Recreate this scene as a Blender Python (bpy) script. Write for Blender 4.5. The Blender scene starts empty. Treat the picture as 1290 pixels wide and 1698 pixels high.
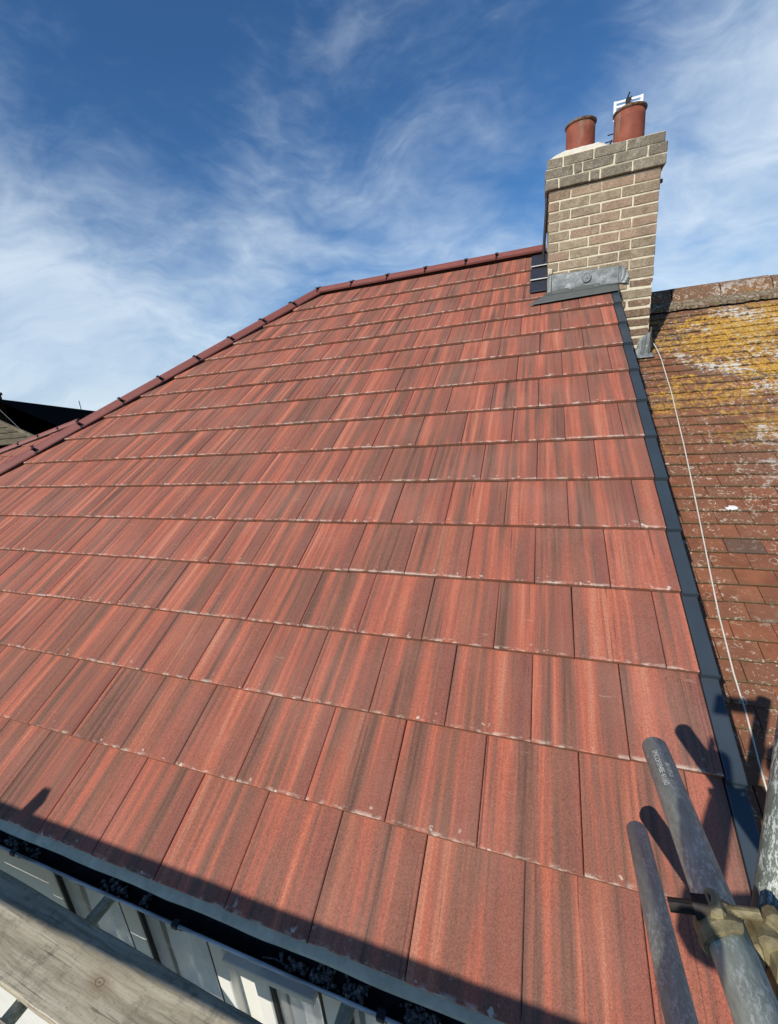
import bpy, bmesh, math, random
from mathutils import Vector, Matrix, Euler
random.seed(7)
S = bpy.context.scene
COL = S.collection
rad = math.radians
# ------------------------------------------------------------------ camera
CAM = Vector((-0.51531, -0.67043, 1.50611))
Rr = Vector((0.94083815, 0.32745189, -0.08717129))
Rd = Vector((0.0102404, -0.28460968, -0.95858879))
Rf = Vector((-0.3387015, 0.90098423, -0.27112489))
cam = bpy.data.cameras.new('camera'); co = bpy.data.objects.new('camera', cam); COL.objects.link(co)
m = Matrix((( Rr[0], -Rd[0], -Rf[0], CAM[0]), (Rr[1], -Rd[1], -Rf[1], CAM[1]), (Rr[2], -Rd[2], -Rf[2], CAM[2]), (0, 0, 0, 1)))
co.matrix_world = m
cam.sensor_fit = 'VERTICAL'; cam.sensor_height = 36; cam.sensor_width = 36
cam.lens = 704.14 / 1698 * 36
cam.clip_start = 0.02; cam.clip_end = 3000
S.camera = co
# ------------------------------------------------------------------ exposure
S.view_settings.view_transform = 'Standard'; S.view_settings.look = 'None'
S.view_settings.gamma = 1; S.view_settings.exposure = 0.03
S.view_settings.use_curve_mapping = False
# ------------------------------------------------------------------ sun + sky
AZ, EL = rad(23), rad(34)          # light travels towards +Y, 23 degrees to +X
TO_SUN = Vector((-math.sin(AZ) * math.cos(EL), -math.cos(AZ) * math.cos(EL), math.sin(EL)))
sl = bpy.data.lights.new('sun', 'SUN'); so = bpy.data.objects.new('sun', sl); COL.objects.link(so)
sl.energy = 4.4; sl.angle = rad(0.53); sl.color = (1.0, 0.93, 0.82)
so.rotation_euler = TO_SUN.to_track_quat('Z', 'Y').to_euler(); so.location = (-6, -12, 12)
W_ = bpy.data.worlds.new('World'); S.world = W_; W_.use_nodes = True
wt = W_.node_tree; wt.nodes.clear()

class NT:
    """tiny node-tree helper"""
    def __init__(s, tree): s.t = tree
    def n(s, kind, props=None, **ins):
        nd = s.t.nodes.new(kind)
        for k, v in (props or {}).items(): setattr(nd, k, v)
        for k, v in ins.items():
            key = int(k[1:]) if k[0] == '_' and k[1:].isdigit() else k.replace('_', ' ')
            sock = nd.inputs[key]
            if isinstance(v, bpy.types.NodeSocket): s.t.links.new(v, sock)
            else:
                if hasattr(sock, 'default_value'):
                    if sock.type == 'RGBA' and len(v) == 3: v = (*v, 1)
                    sock.default_value = v
        return nd
    def math(s, op, a, b=0.0, c=0.0, clamp=False):
        nd = s.n('ShaderNodeMath', dict(operation=op, use_clamp=clamp), _0=a, _1=b, _2=c); return nd.outputs[0]
    def vmath(s, op, a, b=(0, 0, 0)):
        nd = s.n('ShaderNodeVectorMath', dict(operation=op), _0=a, _1=b)
        return nd.outputs['Value'] if op in ('DOT_PRODUCT', 'LENGTH') else nd.outputs['Vector']
    def noise(s, vec, scale, detail=3, rough=0.55, dist=0.0):
        return s.n('ShaderNodeTexNoise', None, Vector=vec, Scale=scale, Detail=detail, Roughness=rough, Distortion=dist).outputs[0]
    def mapr(s, v, a, b, c=0.0, d=1.0):
        return s.n('ShaderNodeMapRange', dict(clamp=True), Value=v, From_Min=a, From_Max=b, To_Min=c, To_Max=d).outputs[0]
    def mix(s, f, a, b, mode='MIX'):
        nd = s.t.nodes.new('ShaderNodeMix'); nd.data_type = 'RGBA'; nd.blend_type = mode
        for sock, v in ((nd.inputs[0], f), (nd.inputs[6], a), (nd.inputs[7], b)):
            if isinstance(v, bpy.types.NodeSocket): s.t.links.new(v, sock)
            else: sock.default_value = (*v, 1) if (not isinstance(v, (int, float)) and len(v) == 3) else v
        return nd.outputs[2]
    def ramp(s, f, stops):
        nd = s.n('ShaderNodeValToRGB', None, Fac=f); cr = nd.color_ramp
        while len(cr.elements) < len(stops): cr.elements.new(0.5)
        for e, (p, c) in zip(cr.elements, stops): e.position = p; e.color = (*c, 1)
        return nd.outputs[0]
    def vec(s, v, scale=(1, 1, 1), loc=(0, 0, 0), rot=(0, 0, 0)):
        return s.n('ShaderNodeMapping', None, Vector=v, Location=loc, Rotation=rot, Scale=scale).outputs[0]

w = NT(wt)
sky = w.n('ShaderNodeTexSky', dict(sky_type='NISHITA', sun_disc=False, sun_elevation=EL, sun_rotation=math.pi + AZ, air_density=1.0, dust_density=0.3, ozone_density=3.0)).outputs[0]
dirv = w.vmath('NORMALIZE', w.n('ShaderNodeTexCoord').outputs['Generated'])
sep = w.n('ShaderNodeSeparateXYZ', None, Vector=dirv)
zc = w.math('MAXIMUM', w.math('ADD', sep.outputs[2], 0.16), 0.05)
pl = w.n('ShaderNodeCombineXYZ', None, X=w.math('DIVIDE', sep.outputs[0], zc), Y=w.math('DIVIDE', sep.outputs[1], zc), Z=0.0).outputs[0]
def lobe(px, py, w0, w1):
    d = Rr * ((px - 645) / 704.14) + Rd * ((py - 849) / 704.14) + Rf; d.normalize()
    return w.mapr(w.vmath('DOT_PRODUCT', dirv, tuple(d)), math.cos(rad(w1)), math.cos(rad(w0)))
#SKYBEGIN
warp = w.n('ShaderNodeTexNoise', None, Vector=dirv, Scale=2.2, Detail=4.0).outputs[1]
dv = w.vmath('ADD', dirv, w.vmath('MULTIPLY', w.vmath('SUBTRACT', warp, (.5, .5, .5)), (.35, .35, .35)))
veil = w.noise(w.vec(dv, (1, 1, 1.5), loc=(2.3, .4, 1.1)), 2.0, 5, 0.52, 0.2)
st_v = w.vec(dv, (1.0, 1.0, 2.6), rot=(rad(20), rad(24), 0))
cirr = w.noise(st_v, 5.2, 9, 0.58, 0.4)
fine = w.noise(w.vec(dirv, (1.0, 1.0, 2.4), rot=(rad(-10), rad(18), 0)), 16, 5, 0.55, .6)
place = 0.0
for px, py, a, b, k in ((-60, 500, 3, 24, .42), (290, 540, 2, 18, .34), (1330, 360, 3, 24, .62), (1270, 60, 2, 14, .22), (430, 350, 1, 12, .20), (60, 640, 3, 17, .60), (760, 430, 2, 18, .30), (650, 170, 3, 20, .26), (10, 40, 3, 16, .10), (170, 190, 2, 15, -.30), (850, 130, 2, 13, -.12), (480, 60, 2, 14, -.10)):
    place = w.math('ADD', place, w.math('MULTIPLY', lobe(px, py, a, b), k))
hor = w.mapr(sep.outputs[2], 0.0, 0.45, 0.30, 0.0)
cov = w.math('ADD', w.math('ADD', w.math('MULTIPLY', w.math('SUBTRACT', veil, .5), 1.0), w.math('MULTIPLY', w.math('SUBTRACT', cirr, .5), .85)), w.math('MULTIPLY', w.math('SUBTRACT', fine, .5), .40))
cov = w.math('ADD', w.math('ADD', cov, place), hor)
mask = w.n('ShaderNodeMapRange', dict(interpolation_type='SMOOTHSTEP'), Value=cov, From_Min=-.05, From_Max=1.25).outputs[0]
skyc = w.mix(1.0, sky, (0.53, 0.92, 1.25), 'MULTIPLY')
cloud = w.mix(w.mapr(cirr, .35, .7), (5.8, 7.4, 9.4), (8.6, 9.9, 11.2))
final = w.mix(w.math('MULTIPLY', mask, .86), skyc, cloud)
bg = w.n('ShaderNodeBackground', None, Color=final, Strength=0.085)
#SKYEND
wt.links.new(bg.outputs[0], w.n('ShaderNodeOutputWorld').inputs[0])

# ------------------------------------------------------------------ materials
def material(name):
    mt = bpy.data.materials.new(name); mt.use_nodes = True
    t = mt.node_tree; t.nodes.clear(); h = NT(t)
    b = t.nodes.new('ShaderNodeBsdfPrincipled'); o = t.nodes.new('ShaderNodeOutputMaterial')
    t.links.new(b.outputs[0], o.inputs[0])
    def put(color=None, rough=0.8, metal=0.0, bump=None, bstr=0.3, bdist=0.002, spec=0.3):
        for k, v in (('Base Color', color), ('Roughness', rough), ('Metallic', metal), ('Specular IOR Level', spec)):
            if v is None: continue
            if isinstance(v, bpy.types.NodeSocket): t.links.new(v, b.inputs[k])
            else: b.inputs[k].default_value = (*v, 1) if k == 'Base Color' else v
        if bump is not None:
            bn = h.n('ShaderNodeBump', None, Strength=bstr, Distance=bdist, Height=bump)
            t.links.new(bn.outputs[0], b.inputs['Normal'])
        return mt
    tc = h.n('ShaderNodeTexCoord'); oi = h.n('ShaderNodeObjectInfo'); ge = h.n('ShaderNodeNewGeometry')
    h.obj = tc.outputs['Object']; h.rnd = oi.outputs['Random']; h.pos = ge.outputs['Position']; h.nrm = ge.outputs['Normal']
    h.rv = h.n('ShaderNodeCombineXYZ', None, X=h.math('MULTIPLY', h.rnd, 91.7), Y=h.math('MULTIPLY', h.rnd, 37.3), Z=h.math('MULTIPLY', h.rnd, 53.1)).outputs[0]
    h.loc = h.vmath('ADD', h.obj, h.rv)
    return h, put

def concrete_tile(name, streak=1.0):
    h, put = material(name)
    wob = h.math('MULTIPLY', h.math('SUBTRACT', h.noise(h.vec(h.loc, (6, 2.4, 1)), 1, 2), 0.5), 0.014)
    sx = h.n('ShaderNodeSeparateXYZ', None, Vector=h.obj)
    X = h.math('ADD', h.math('ADD', sx.outputs[0], wob), h.math('MULTIPLY', h.rnd, 40.0))
    def band(sc, yf, off, det):
        v = h.n('ShaderNodeCombineXYZ', None, X=h.math('MULTIPLY', X, sc), Y=h.math('ADD', h.math('MULTIPLY', sx.outputs[1], yf), off), Z=h.math('MULTIPLY', h.rnd, 17.0)).outputs[0]
        return h.noise(v, 1.0, det, 0.6)
    b1 = band(15, 0.5, 0, 3); b2 = band(52, 1.3, 7, 4); b3 = band(150, 4.0, 21, 3)
    f = h.math('ADD', h.math('MULTIPLY', b1, 0.62), h.math('MULTIPLY', b2, 0.30)); f = h.math('ADD', f, h.math('MULTIPLY', b3, 0.10))
    f = h.math('ADD', f, h.math('MULTIPLY', h.math('SUBTRACT', h.rnd, 0.5), 0.025))
    col = h.ramp(f, [(0.37, (0.100, 0.048, 0.038)), (0.43, (0.185, 0.084, 0.058)), (0.475, (0.255, 0.102, 0.070)), (0.515, (0.330, 0.104, 0.068)), (0.57, (0.430, 0.125, 0.074)), (0.65, (0.470, 0.190, 0.118))])
    # every tile carries a duller band down its right-hand side
    rb_ = h.math('MULTIPLY', h.mapr(h.math('ADD', sx.outputs[0], h.math('MULTIPLY', h.math('SUBTRACT', h.rnd, .5), .05)), 0.072, 0.088), h.mapr(b3, .3, .7, .55, .85))
    col = h.mix(rb_, col, h.mix(h.rnd, (0.250, 0.082, 0.062), (0.205, 0.086, 0.062)))
    # thin dark streaks, greyed bands
    ds = h.mapr(band(85, 1.3, 60, 4), 0.57, 0.66); dm = h.mapr(band(14, 0.5, 90, 1), 0.50, 0.57)
    col = h.mix(h.math('MULTIPLY', h.math('MULTIPLY', ds, dm), 0.75), col, (0.078, 0.040, 0.036))
    gs = h.mapr(band(9, 0.4, 130, 3), 0.49, 0.60)
    col = h.mix(h.math('MULTIPLY', gs, 0.45), col, (0.185, 0.092, 0.062))
    # sandy grain
    g1 = h.noise(h.loc, 210, 5, 0.8); g2 = h.noise(h.loc, 900, 2, 0.7)
    grain = h.math('ADD', h.math('MULTIPLY', g1, 0.9), h.math('MULTIPLY', g2, 0.7))
    col = h.mix(1.0, col, h.n('ShaderNodeCombineColor', None, Red=h.mapr(grain, 0.60, 1.00, 0.55, 1.52), Green=h.mapr(grain, 0.60, 1.00, 0.53, 1.60), Blue=h.mapr(grain, 0.60, 1.00, 0.53, 1.62)).outputs[0], 'MULTIPLY')
    lt = h.mapr(h.noise(h.loc, 700, 1, 0.5), 0.68, 0.78)
    col = h.mix(h.math('MULTIPLY', lt, 0.55), col, (0.62, 0.38, 0.29))
    # dusty bloom, scuffs
    du = h.mapr(h.noise(h.pos, 2.3, 4, 0.6), 0.48, 0.75); col = h.mix(h.math('MULTIPLY', du, 0.16), col, (0.48, 0.28, 0.22))
    sc_ = h.noise(h.vec(h.loc, (9, 90, 1), rot=(0, 0, 0.7)), 1, 3, 0.5); scf = h.math('MULTIPLY', h.mapr(sc_, 0.70, 0.74), h.mapr(h.noise(h.loc, 3, 2), 0.50, 0.62))
    col = h.mix(h.math('MULTIPLY', scf, 0.35), col, (0.62, 0.45, 0.38))
    # pale lime bloom and dabs along the nose
    y = sx.outputs[1]
    n1 = h.noise(h.vec(h.loc, (26, 60, 30)), 1, 4, 0.65)
    zt = h.mapr(sx.outputs[2], -0.0065, -0.0030)
    edge = h.math('MULTIPLY', h.mapr(y, 0.003, 0.013, 1.0, 0.0), h.mapr(h.math('ADD', n1, h.math('MULTIPLY', h.math('SUBTRACT', h.noise(h.pos, 3.3, 3), .5), .5)), 0.49, 0.62))
    dab = h.math('MULTIPLY', h.mapr(y, 0.012, 0.045, 1.0, 0.0), h.mapr(h.noise(h.vec(h.loc, (34, 30, 1), loc=(5, 3, 0)), 1, 2, 0.5), 0.67, 0.71))
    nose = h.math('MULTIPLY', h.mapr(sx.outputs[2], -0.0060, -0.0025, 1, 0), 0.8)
    bl = h.math('MULTIPLY', h.math('MAXIMUM', h.math('MULTIPLY', edge, 0.60), h.math('MULTIPLY', dab, 0.8)), h.mapr(zt, 0, 1, .12, 1))
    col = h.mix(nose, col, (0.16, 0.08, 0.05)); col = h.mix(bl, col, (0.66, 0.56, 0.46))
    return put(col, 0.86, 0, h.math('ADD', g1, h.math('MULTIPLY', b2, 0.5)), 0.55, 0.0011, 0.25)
M = {}
M['tile'] = concrete_tile('concrete_tile')

h, put = material('ridge_concrete')
g = h.noise(h.loc, 300, 3, 0.7); big_ = h.noise(h.loc, 6, 3)
c = h.mix(big_, (0.15, 0.042, 0.034), (0.24, 0.070, 0.054)); c = h.mix(h.mapr(g, .35, .7, 0, .45), c, (0.36, 0.13, 0.10))
c = h.mix(h.math('MULTIPLY', h.mapr(h.noise(h.loc, 45, 2), .68, .74), .5), c, (.6, .5, .42))
M['ridge'] = put(c, 0.62, 0, g, 0.3, 0.001, .45)

def simple(name, col, rough=0.6, metal=0.0, var=0.25, scale=20, bstr=0.15, spec=0.4, bscale=None):
    h, put = material(name)
    n = h.noise(h.loc, scale, 5, 0.6)
    lo = tuple(x * (1 - var) for x in col); hi = tuple(min(1, x * (1 + var)) for x in col)
    c = h.mix(h.mapr(n, 0.3, 0.7), lo, hi)
    return put(c, rough, metal, h.noise(h.loc, bscale or scale * 4, 3, .6), bstr, 0.002, spec)
M['black'] = simple('black_plastic', (0.012, 0.012, 0.013), 0.55)
M['verge'] = simple('slate_grey_plastic', (0.040, 0.055, 0.070), 0.42, 0, 0.10, 8, 0.04, .5)
M['pad'] = simple('blue_black_flashing', (0.030, 0.036, 0.050), 0.5, 0, .2, 15)
M['flash'] = simple('grey_coated_flashing', (0.105, 0.112, 0.105), 0.6, 0, .12, 12, .1)
M['underlay'] = simple('roofing_felt', (0.03, 0.03, 0.03), 0.9)
M['iron'] = simple('dark_iron', (0.03, 0.025, 0.022), 0.6, .5, .3, 60, .4)
M['upvc'] = simple('white_upvc', (0.80, 0.79, 0.74), 0.35, 0, .05, 5, .02)
M['silver'] = simple('silver_aluminium', (0.70, 0.70, 0.68), 0.35, .6, .1, 30, .1)
M['whitep'] = simple('white_plastic', (0.80, 0.82, 0.84), 0.4, 0, .03, 5, .0)
M['cable'] = simple('weathered_white_cable', (0.62, 0.60, 0.54), 0.6, 0, .15, 20, .1)
M['slate'] = simple('old_dark_slate', (0.012, 0.012, 0.012), 1.0, 0, .4, 3, .3, 0.0)
M['mossy'] = simple('mossy_old_tile', (0.14, 0.115, 0.07), 0.9, 0, .45, 4, .4)
M['darkbrick'] = simple('sooty_brick', (0.10, 0.065, 0.05), 0.9, 0, .4, 8, .4)
M['grass'] = simple('lawn_and_paving', (0.11, 0.115, 0.085), 0.95, 0, .5, .3, .2)
M['curtain'] = simple('net_curtain', (0.86, 0.87, 0.84), 0.9, 0, .08, 9, .1)
M['soffit'] = simple('olive_painted_board', (0.30, 0.27, 0.19), 0.7, 0, .2, 5, .1)
M['jacket'] = simple('navy_work_jacket', (0.03, 0.04, 0.07), 0.9, 0, .3, 30, .4)
M['trouser'] = simple('grey_work_trousers', (0.07, 0.07, 0.07), 0.9, 0, .3, 30, .4)
M['skin'] = simple('skin', (0.48, 0.28, 0.20), 0.55, 0, .1, 20, .1)
M['hair'] = simple('brown_hair', (0.05, 0.03, 0.02), 0.7, 0, .4, 90, .6)
M['boot'] = simple('brown_boots', (0.10, 0.05, 0.025), 0.7)

h, put = material('white_render')
n = h.noise(h.pos, 3, 5, .6); c = h.mix(h.mapr(n, .35, .7), (.66, .64, .57), (.76, .75, .70))
M['render'] = put(c, .9, 0, h.noise(h.pos, 180, 3), .3, .002)

h, put = material('grey_eaves_tray')
n = h.noise(h.pos, 16, 6, .65); c = h.mix(h.mapr(n, .3, .7), (.42, .39, .30), (.66, .61, .48))
c = h.mix(h.math('MULTIPLY', h.mapr(h.noise(h.pos, 90, 3), .55, .7), .4), c, (.56, .50, .44))
M['tray'] = put(c, .75, 0, n, .3, .003)

h, put = material('gutter_plastic')
n = h.noise(h.pos, 25, 6, .65); c = h.mix(h.mapr(n, .45, .75), (.008, .008, .009), (.035, .03, .028))
M['gutter'] = put(c, .55, 0, h.noise(h.pos, 120, 4), .4, .002)
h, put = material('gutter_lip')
n = h.noise(h.vec(h.pos, (6, 90, 90)), 1, 5, .65); c = h.mix(h.mapr(n, .35, .7), (.10, .09, .08), (.60, .60, .58))  # pale streaks put the sun's glare on the black lip into its colour
M['lip_glare'] = put(c, .5, 0, n, .2, .001)

h, put = material('weathered_scaffold_board')
v = h.vec(h.obj, (1.2, 26, 26)); wb = h.noise(h.vec(h.obj, (2, 4, 1)), 1.5, 3)
gr = h.noise(h.vmath('ADD', v, h.n('ShaderNodeCombineXYZ', None, Y=h.math('MULTIPLY', wb, .8)).outputs[0]), 1.6, 9, .72)
gr2 = h.noise(h.vec(h.obj, (4, 160, 160)), 1, 4, .7)
kx = h.vmath("SUBTRACT", h.obj, (.352, .005, 0)); kd = h.vmath('LENGTH', h.vec(kx, (.6, 1, 0)))
ring = h.math('SINE', h.math('MULTIPLY', h.math('ADD', kd, h.math('MULTIPLY', wb, .02)), 700))
c = h.ramp(gr, [(.30, (.19, .165, .12)), (.45, (.36, .32, .235)), (.58, (.50, .45, .34)), (.75, (.60, .55, .44))])
c = h.mix(h.mapr(gr2, .55, .75, 0, .35), c, (.16, .145, .115))
c = h.mix(h.math('MULTIPLY', h.mapr(h.noise(h.obj, 16, 8, .75), .52, .66), .55), c, (.13, .125, .10))
c = h.mix(h.mapr(h.noise(h.vec(h.obj, (1, 2, 1)), 55, 6, .8), .56, .66, 0, .5), c, (.10, .09, .07))
c = h.mix(h.mapr(h.noise(h.vec(h.obj, (3, 120, 60), loc=(3, 1, 0)), 1.0, 3, .6), .60, .66, 0, .55), c, (.08, .07, .055))
c = h.mix(h.math('MULTIPLY', h.mapr(kd, .012, .045, 1, 0), .5), c, (.27, .19, .11))
c = h.mix(h.math('MULTIPLY', h.math('MULTIPLY', h.mapr(kd, .010, .02, 1, 0), h.mapr(ring, .2, .9)), .6), c, (.10, .07, .045))
cr_ = h.math('MULTIPLY', h.mapr(h.noise(h.vec(h.obj, (26, 50, 1), rot=(0, 0, .8)), 1, 3), .70, .74), .7)
c = h.mix(cr_, c, (.05, .045, .04))
M['board'] = put(c, .88, 0, h.math('ADD', gr, h.math('MULTIPLY', gr2, .5)), .6, .002, .2)

def galv(name, base, dirt):
    h, put = material(name)
    n = h.noise(h.vec(h.obj, (1, 1, .3)), 60, 7, .75); n2 = h.noise(h.vec(h.obj, (1, 1, .35)), 210, 5, .8); n3 = h.noise(h.obj, 9, 3, .6)
    c = h.mix(h.mapr(n, .35, .65), tuple(x * .55 for x in base), base)
    c = h.mix(h.math('MULTIPLY', h.mapr(n3, .45, .6), .5), c, dirt)
    sp = h.math('MULTIPLY', h.mapr(n2, .50, .56), h.mapr(h.noise(h.vec(h.obj, (1, 1, .35), loc=(4, 0, 0)), 34, 4), .48, .54))
    c = h.mix(h.math('MULTIPLY', sp, .6), c, (.74, .78, .72))
    return put(c, h.mapr(n, .3, .7, .45, .7), .12, h.math('ADD', n, n2), .45, .0015, .5)
M['galvdark'] = galv('dull_galvanised_steel', (.16, .18, .145), (.08, .10, .08))
M['galv'] = galv('galvanised_steel', (.48, .53, .43), (.25, .30, .22))
M['stamp'] = simple('white_stamp', (.62, .63, .60), .7, 0, .2, 300)
h, put = material('zinc_plated_coupler')
n = h.noise(h.obj, 50, 5, .65); c = h.mix(h.mapr(n, .35, .65), (.13, .105, .05), (.33, .285, .16)); c = h.mix(h.mapr(h.noise(h.obj, 22, 4), .55, .7, 0, .6), c, (.09, .075, .045))
M['brass'] = put(c, .6, .2, n, .5, .002, .5)

h, put = material('lead_sheet')
n = h.noise(h.loc, 18, 5, .6, .6); n2 = h.noise(h.loc, 5, 2)
c = h.mix(h.mapr(n, .3, .7), (.15, .165, .165), (.30, .32, .32)); c = h.mix(h.mapr(n2, .5, .7, 0, .5), c, (.12, .13, .13))
M['lead'] = put(c, .50, .25, h.math('ADD', h.noise(h.loc, 14, 3, .5, .4), h.math('MULTIPLY', h.noise(h.loc, 55, 4, .6, 1.2), .5)), .8, .007, .5)

def brick(name, a, b_, pink, lich):
    h, put = material(name)
    n = h.noise(h.loc, 90, 5, .75); n2 = h.noise(h.loc, 18, 4, .6)
    c = h.mix(h.mapr(n2, .3, .7), a, b_)
    c = h.mix(h.math('MULTIPLY', h.mapr(h.math('FRACT', h.math('MULTIPLY', h.rnd, 13.7)), .45, 1.0), .8), c, pink)
    c = h.mix(h.mapr(n, .42, .32, 0, .7), c, tuple(x * .35 for x in a))
    c = h.mix(h.math('MULTIPLY', h.mapr(n, .56, .66), lich), c, (.58, .53, .44))
    c = h.mix(h.mapr(h.math('FRACT', h.math('MULTIPLY', h.rnd, 5.9)), 0, 1, 0, .42), c, tuple(x * .5 for x in a))
    st = h.noise(h.vec(h.pos, (1, 1, .6)), 7, 5, .65)
    c = h.mix(h.mapr(st, .50, .70, 0, .55), c, tuple(x * .45 for x in a))
    sm = h.math('MULTIPLY', h.mapr(h.noise(h.pos, 33, 5, .7), .52, .62), h.mapr(h.noise(h.pos, 5, 2), .42, .6))
    c = h.mix(h.math('MULTIPLY', sm, .55), c, (.50, .44, .33))
    fl_ = h.noise(h.pos, 130, 4, .85); c = h.mix(h.mapr(fl_, .55, .62, 0, .55), c, (.55, .48, .38)); c = h.mix(h.mapr(fl_, .44, .38, 0, .5), c, (.07, .055, .04))
    return put(c, .95, 0, h.math('ADD', n, n2), 1.0, .010, .15)
M['brick'] = brick('weathered_buff_brick', (.31, .24, .155), (.50, .40, .275), (.46, .29, .20), .60)
M['brickdark'] = brick('sooty_corbel_brick', (.21, .18, .135), (.36, .315, .24), (.30, .25, .18), .5)
M['brickred'] = brick('eroded_red_brick', (.20, .13, .085), (.31, .20, .13), (.33, .19, .12), .75)
h, put = material('cream_mortar')
n = h.noise(h.pos, 60, 5, .7); c = h.mix(h.mapr(n, .3, .7), (.58, .52, .37), (.76, .70, .53)); c = h.mix(h.mapr(h.noise(h.pos, 9, 5, .65), .50, .68, 0, .6), c, (.25, .21, .14)); M['mortar'] = put(c, .95, 0, n, .6, .004)
h, put = material('pale_flaunching')
n = h.noise(h.pos, 40, 5, .7); c = h.mix(h.mapr(n, .3, .7), (.62, .57, .46), (.78, .74, .63)); M['flaunch'] = put(c, .95, 0, n, .5, .005)
h, put = material('terracotta_pot')
n = h.noise(h.pos, 14, 5, .6); c = h.mix(h.mapr(n, .3, .7), (.20, .055, .034), (.29, .088, .052))
c = h.mix(h.math('MULTIPLY', h.mapr(h.noise(h.vec(h.pos, (9, 9, 2)), 1.4, 4), .56, .68), .45), c, (.25, .22, .16)); M['pot'] = put(c, .7, 0, n, .2, .003)
h, put = material('sooty_pot_rim')
n = h.noise(h.pos, 50, 5, .6); c = h.mix(h.mapr(n, .35, .65), (.085, .045, .03), (.22, .15, .10)); M['potrim'] = put(c, .9, 0, n, .5, .003)

def clay(name, k=1.0):
    h, put = material(name)
    p = h.pos; sp = h.n('ShaderNodeSeparateXYZ', None, Vector=p)
    n = h.noise(p, 30, 5, .7); n2 = h.noise(h.loc, 7, 3)
    c = h.mix(h.mapr(n2, .3, .7), (.18, .066, .036), (.33, .120, .062))
    c = h.mix(h.math('MULTIPLY', h.math('FRACT', h.math('MULTIPLY', h.rnd, 7.3)), .55), c, (.19, .105, .068))
    c = h.mix(h.mapr(n, .58, .75, 0, .7), c, (.10, .06, .045))
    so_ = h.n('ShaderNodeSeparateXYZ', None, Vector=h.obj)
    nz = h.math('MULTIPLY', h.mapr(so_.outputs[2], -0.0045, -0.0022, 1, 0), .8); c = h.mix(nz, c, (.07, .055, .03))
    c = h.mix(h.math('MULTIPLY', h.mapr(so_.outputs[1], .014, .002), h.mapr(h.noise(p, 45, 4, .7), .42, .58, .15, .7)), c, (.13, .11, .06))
    # dark slate-like odd tiles
    c = h.mix(h.mapr(h.math('FRACT', h.math('MULTIPLY', h.rnd, 31.7)), .965, .985, 0, .75), c, (.09, .075, .065))
    # grime that gathers near the party wall and up the slope
    up = h.mapr(sp.outputs[1], 1.6, 4.0); c = h.mix(h.math('MULTIPLY', up, h.mapr(h.noise(p, 4, 4), .38, .62, 0, .65)), c, (.155, .105, .075))
    # fine crusty lichen rings and flecks
    vor = h.n('ShaderNodeTexVoronoi', dict(feature='F1'), Vector=h.vmath('ADD', p, h.vec(h.n('ShaderNodeTexNoise', None, Vector=p, Scale=25.0, Detail=3.0).outputs[1], (.05, .05, .05))), Scale=17.0)
    rg = h.math('MULTIPLY', h.mapr(h.math('ABSOLUTE', h.math('SUBTRACT', vor.outputs[0], .30)), .035, .075, 1, 0), h.mapr(h.noise(p, 60, 4, .7), .47, .56))
    fl = h.mapr(h.noise(p, 75, 4, .7), .605, .66)
    amt = h.mapr(h.noise(p, 3.1, 3), .36, .58)
    c = h.mix(h.math('MULTIPLY', h.math('MULTIPLY', h.math('MAXIMUM', rg, fl), amt), .85), c, (.62, .54, .42))
    # ochre and white lichen colonies high on the slope
    band = h.math('MULTIPLY', h.mapr(sp.outputs[1], 2.2, 3.4), h.mapr(sp.outputs[1], 4.40, 4.15))
    lich = h.noise(h.vec(p, (1, 1, 1)), 22, 6, .72); zone = h.noise(h.vec(p, (1.0, 1.6, 1), loc=(1.7, 0.4, 0)), 2.6, 3, .5)
    right = h.mapr(sp.outputs[0], .45, 1.1, .0, .10)
    yl = h.mapr(h.math('ADD', h.math('ADD', h.math('MULTIPLY', lich, .8), h.math('MULTIPLY', zone, .5)), h.math('ADD', right, h.math('MULTIPLY', band, .12))), .79, .845)
    c = h.mix(h.math('MULTIPLY', h.math('MULTIPLY', yl, band), h.mapr(h.noise(p, 60, 5, .8), .44, .53, .10, 1.0)), c, h.mix(h.noise(p, 60, 3), (.52, .27, .025), (.72, .46, .09)))
    wl = h.mapr(h.math('ADD', h.math('ADD', h.math('MULTIPLY', h.noise(h.vec(p, (1, 1, 1), loc=(9, 2, 1)), 26, 6, .72), .8), h.math('MULTIPLY', h.noise(h.vec(p, loc=(4, 4, 0)), 3.0, 2), .5)), right), .775, .83)
    c = h.mix(h.math('MULTIPLY', h.math('MULTIPLY', h.math('MULTIPLY', wl, h.mapr(sp.outputs[1], 2.0, 3.0, .3, 1)), h.mapr(sp.outputs[1], 4.45, 4.25, .25, 1)), .9), c, (.62, .60, .54))
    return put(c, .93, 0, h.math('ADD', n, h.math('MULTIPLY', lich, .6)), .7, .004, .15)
M['clay'] = clay('lichened_clay_tile')
h, put = material('mossy_bedding')
n = h.noise(h.pos, 40, 5, .7); c = h.mix(h.mapr(n, .4, .6), (.12, .09, .06), (.27, .22, .15)); c = h.mix(h.mapr(h.noise(h.pos, 14, 4), .52, .65, 0, .7), c, (.16, .15, .05)); c = h.mix(h.mapr(h.noise(h.pos, 26, 5, .75), .52, .60, 0, .8), c, (.20, .09, .055)); c = h.mix(h.mapr(h.noise(h.vec(h.pos, loc=(3, 0, 0)), 34, 5, .75), .56, .62, 0, .8), c, (.56, .50, .38)); M['bedding'] = put(c, .95, 0, n, 1.0, .015)
h, put = material('gutter_silt')
n = h.noise(h.pos, 120, 4, .7); c = h.mix(h.mapr(n, .4, .6), (.10, .085, .07), (.42, .35, .29)); M['silt'] = put(c, .95, 0, n, .8, .004)
mt = bpy.data.materials.new('window_glass'); mt.use_nodes = True
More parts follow.
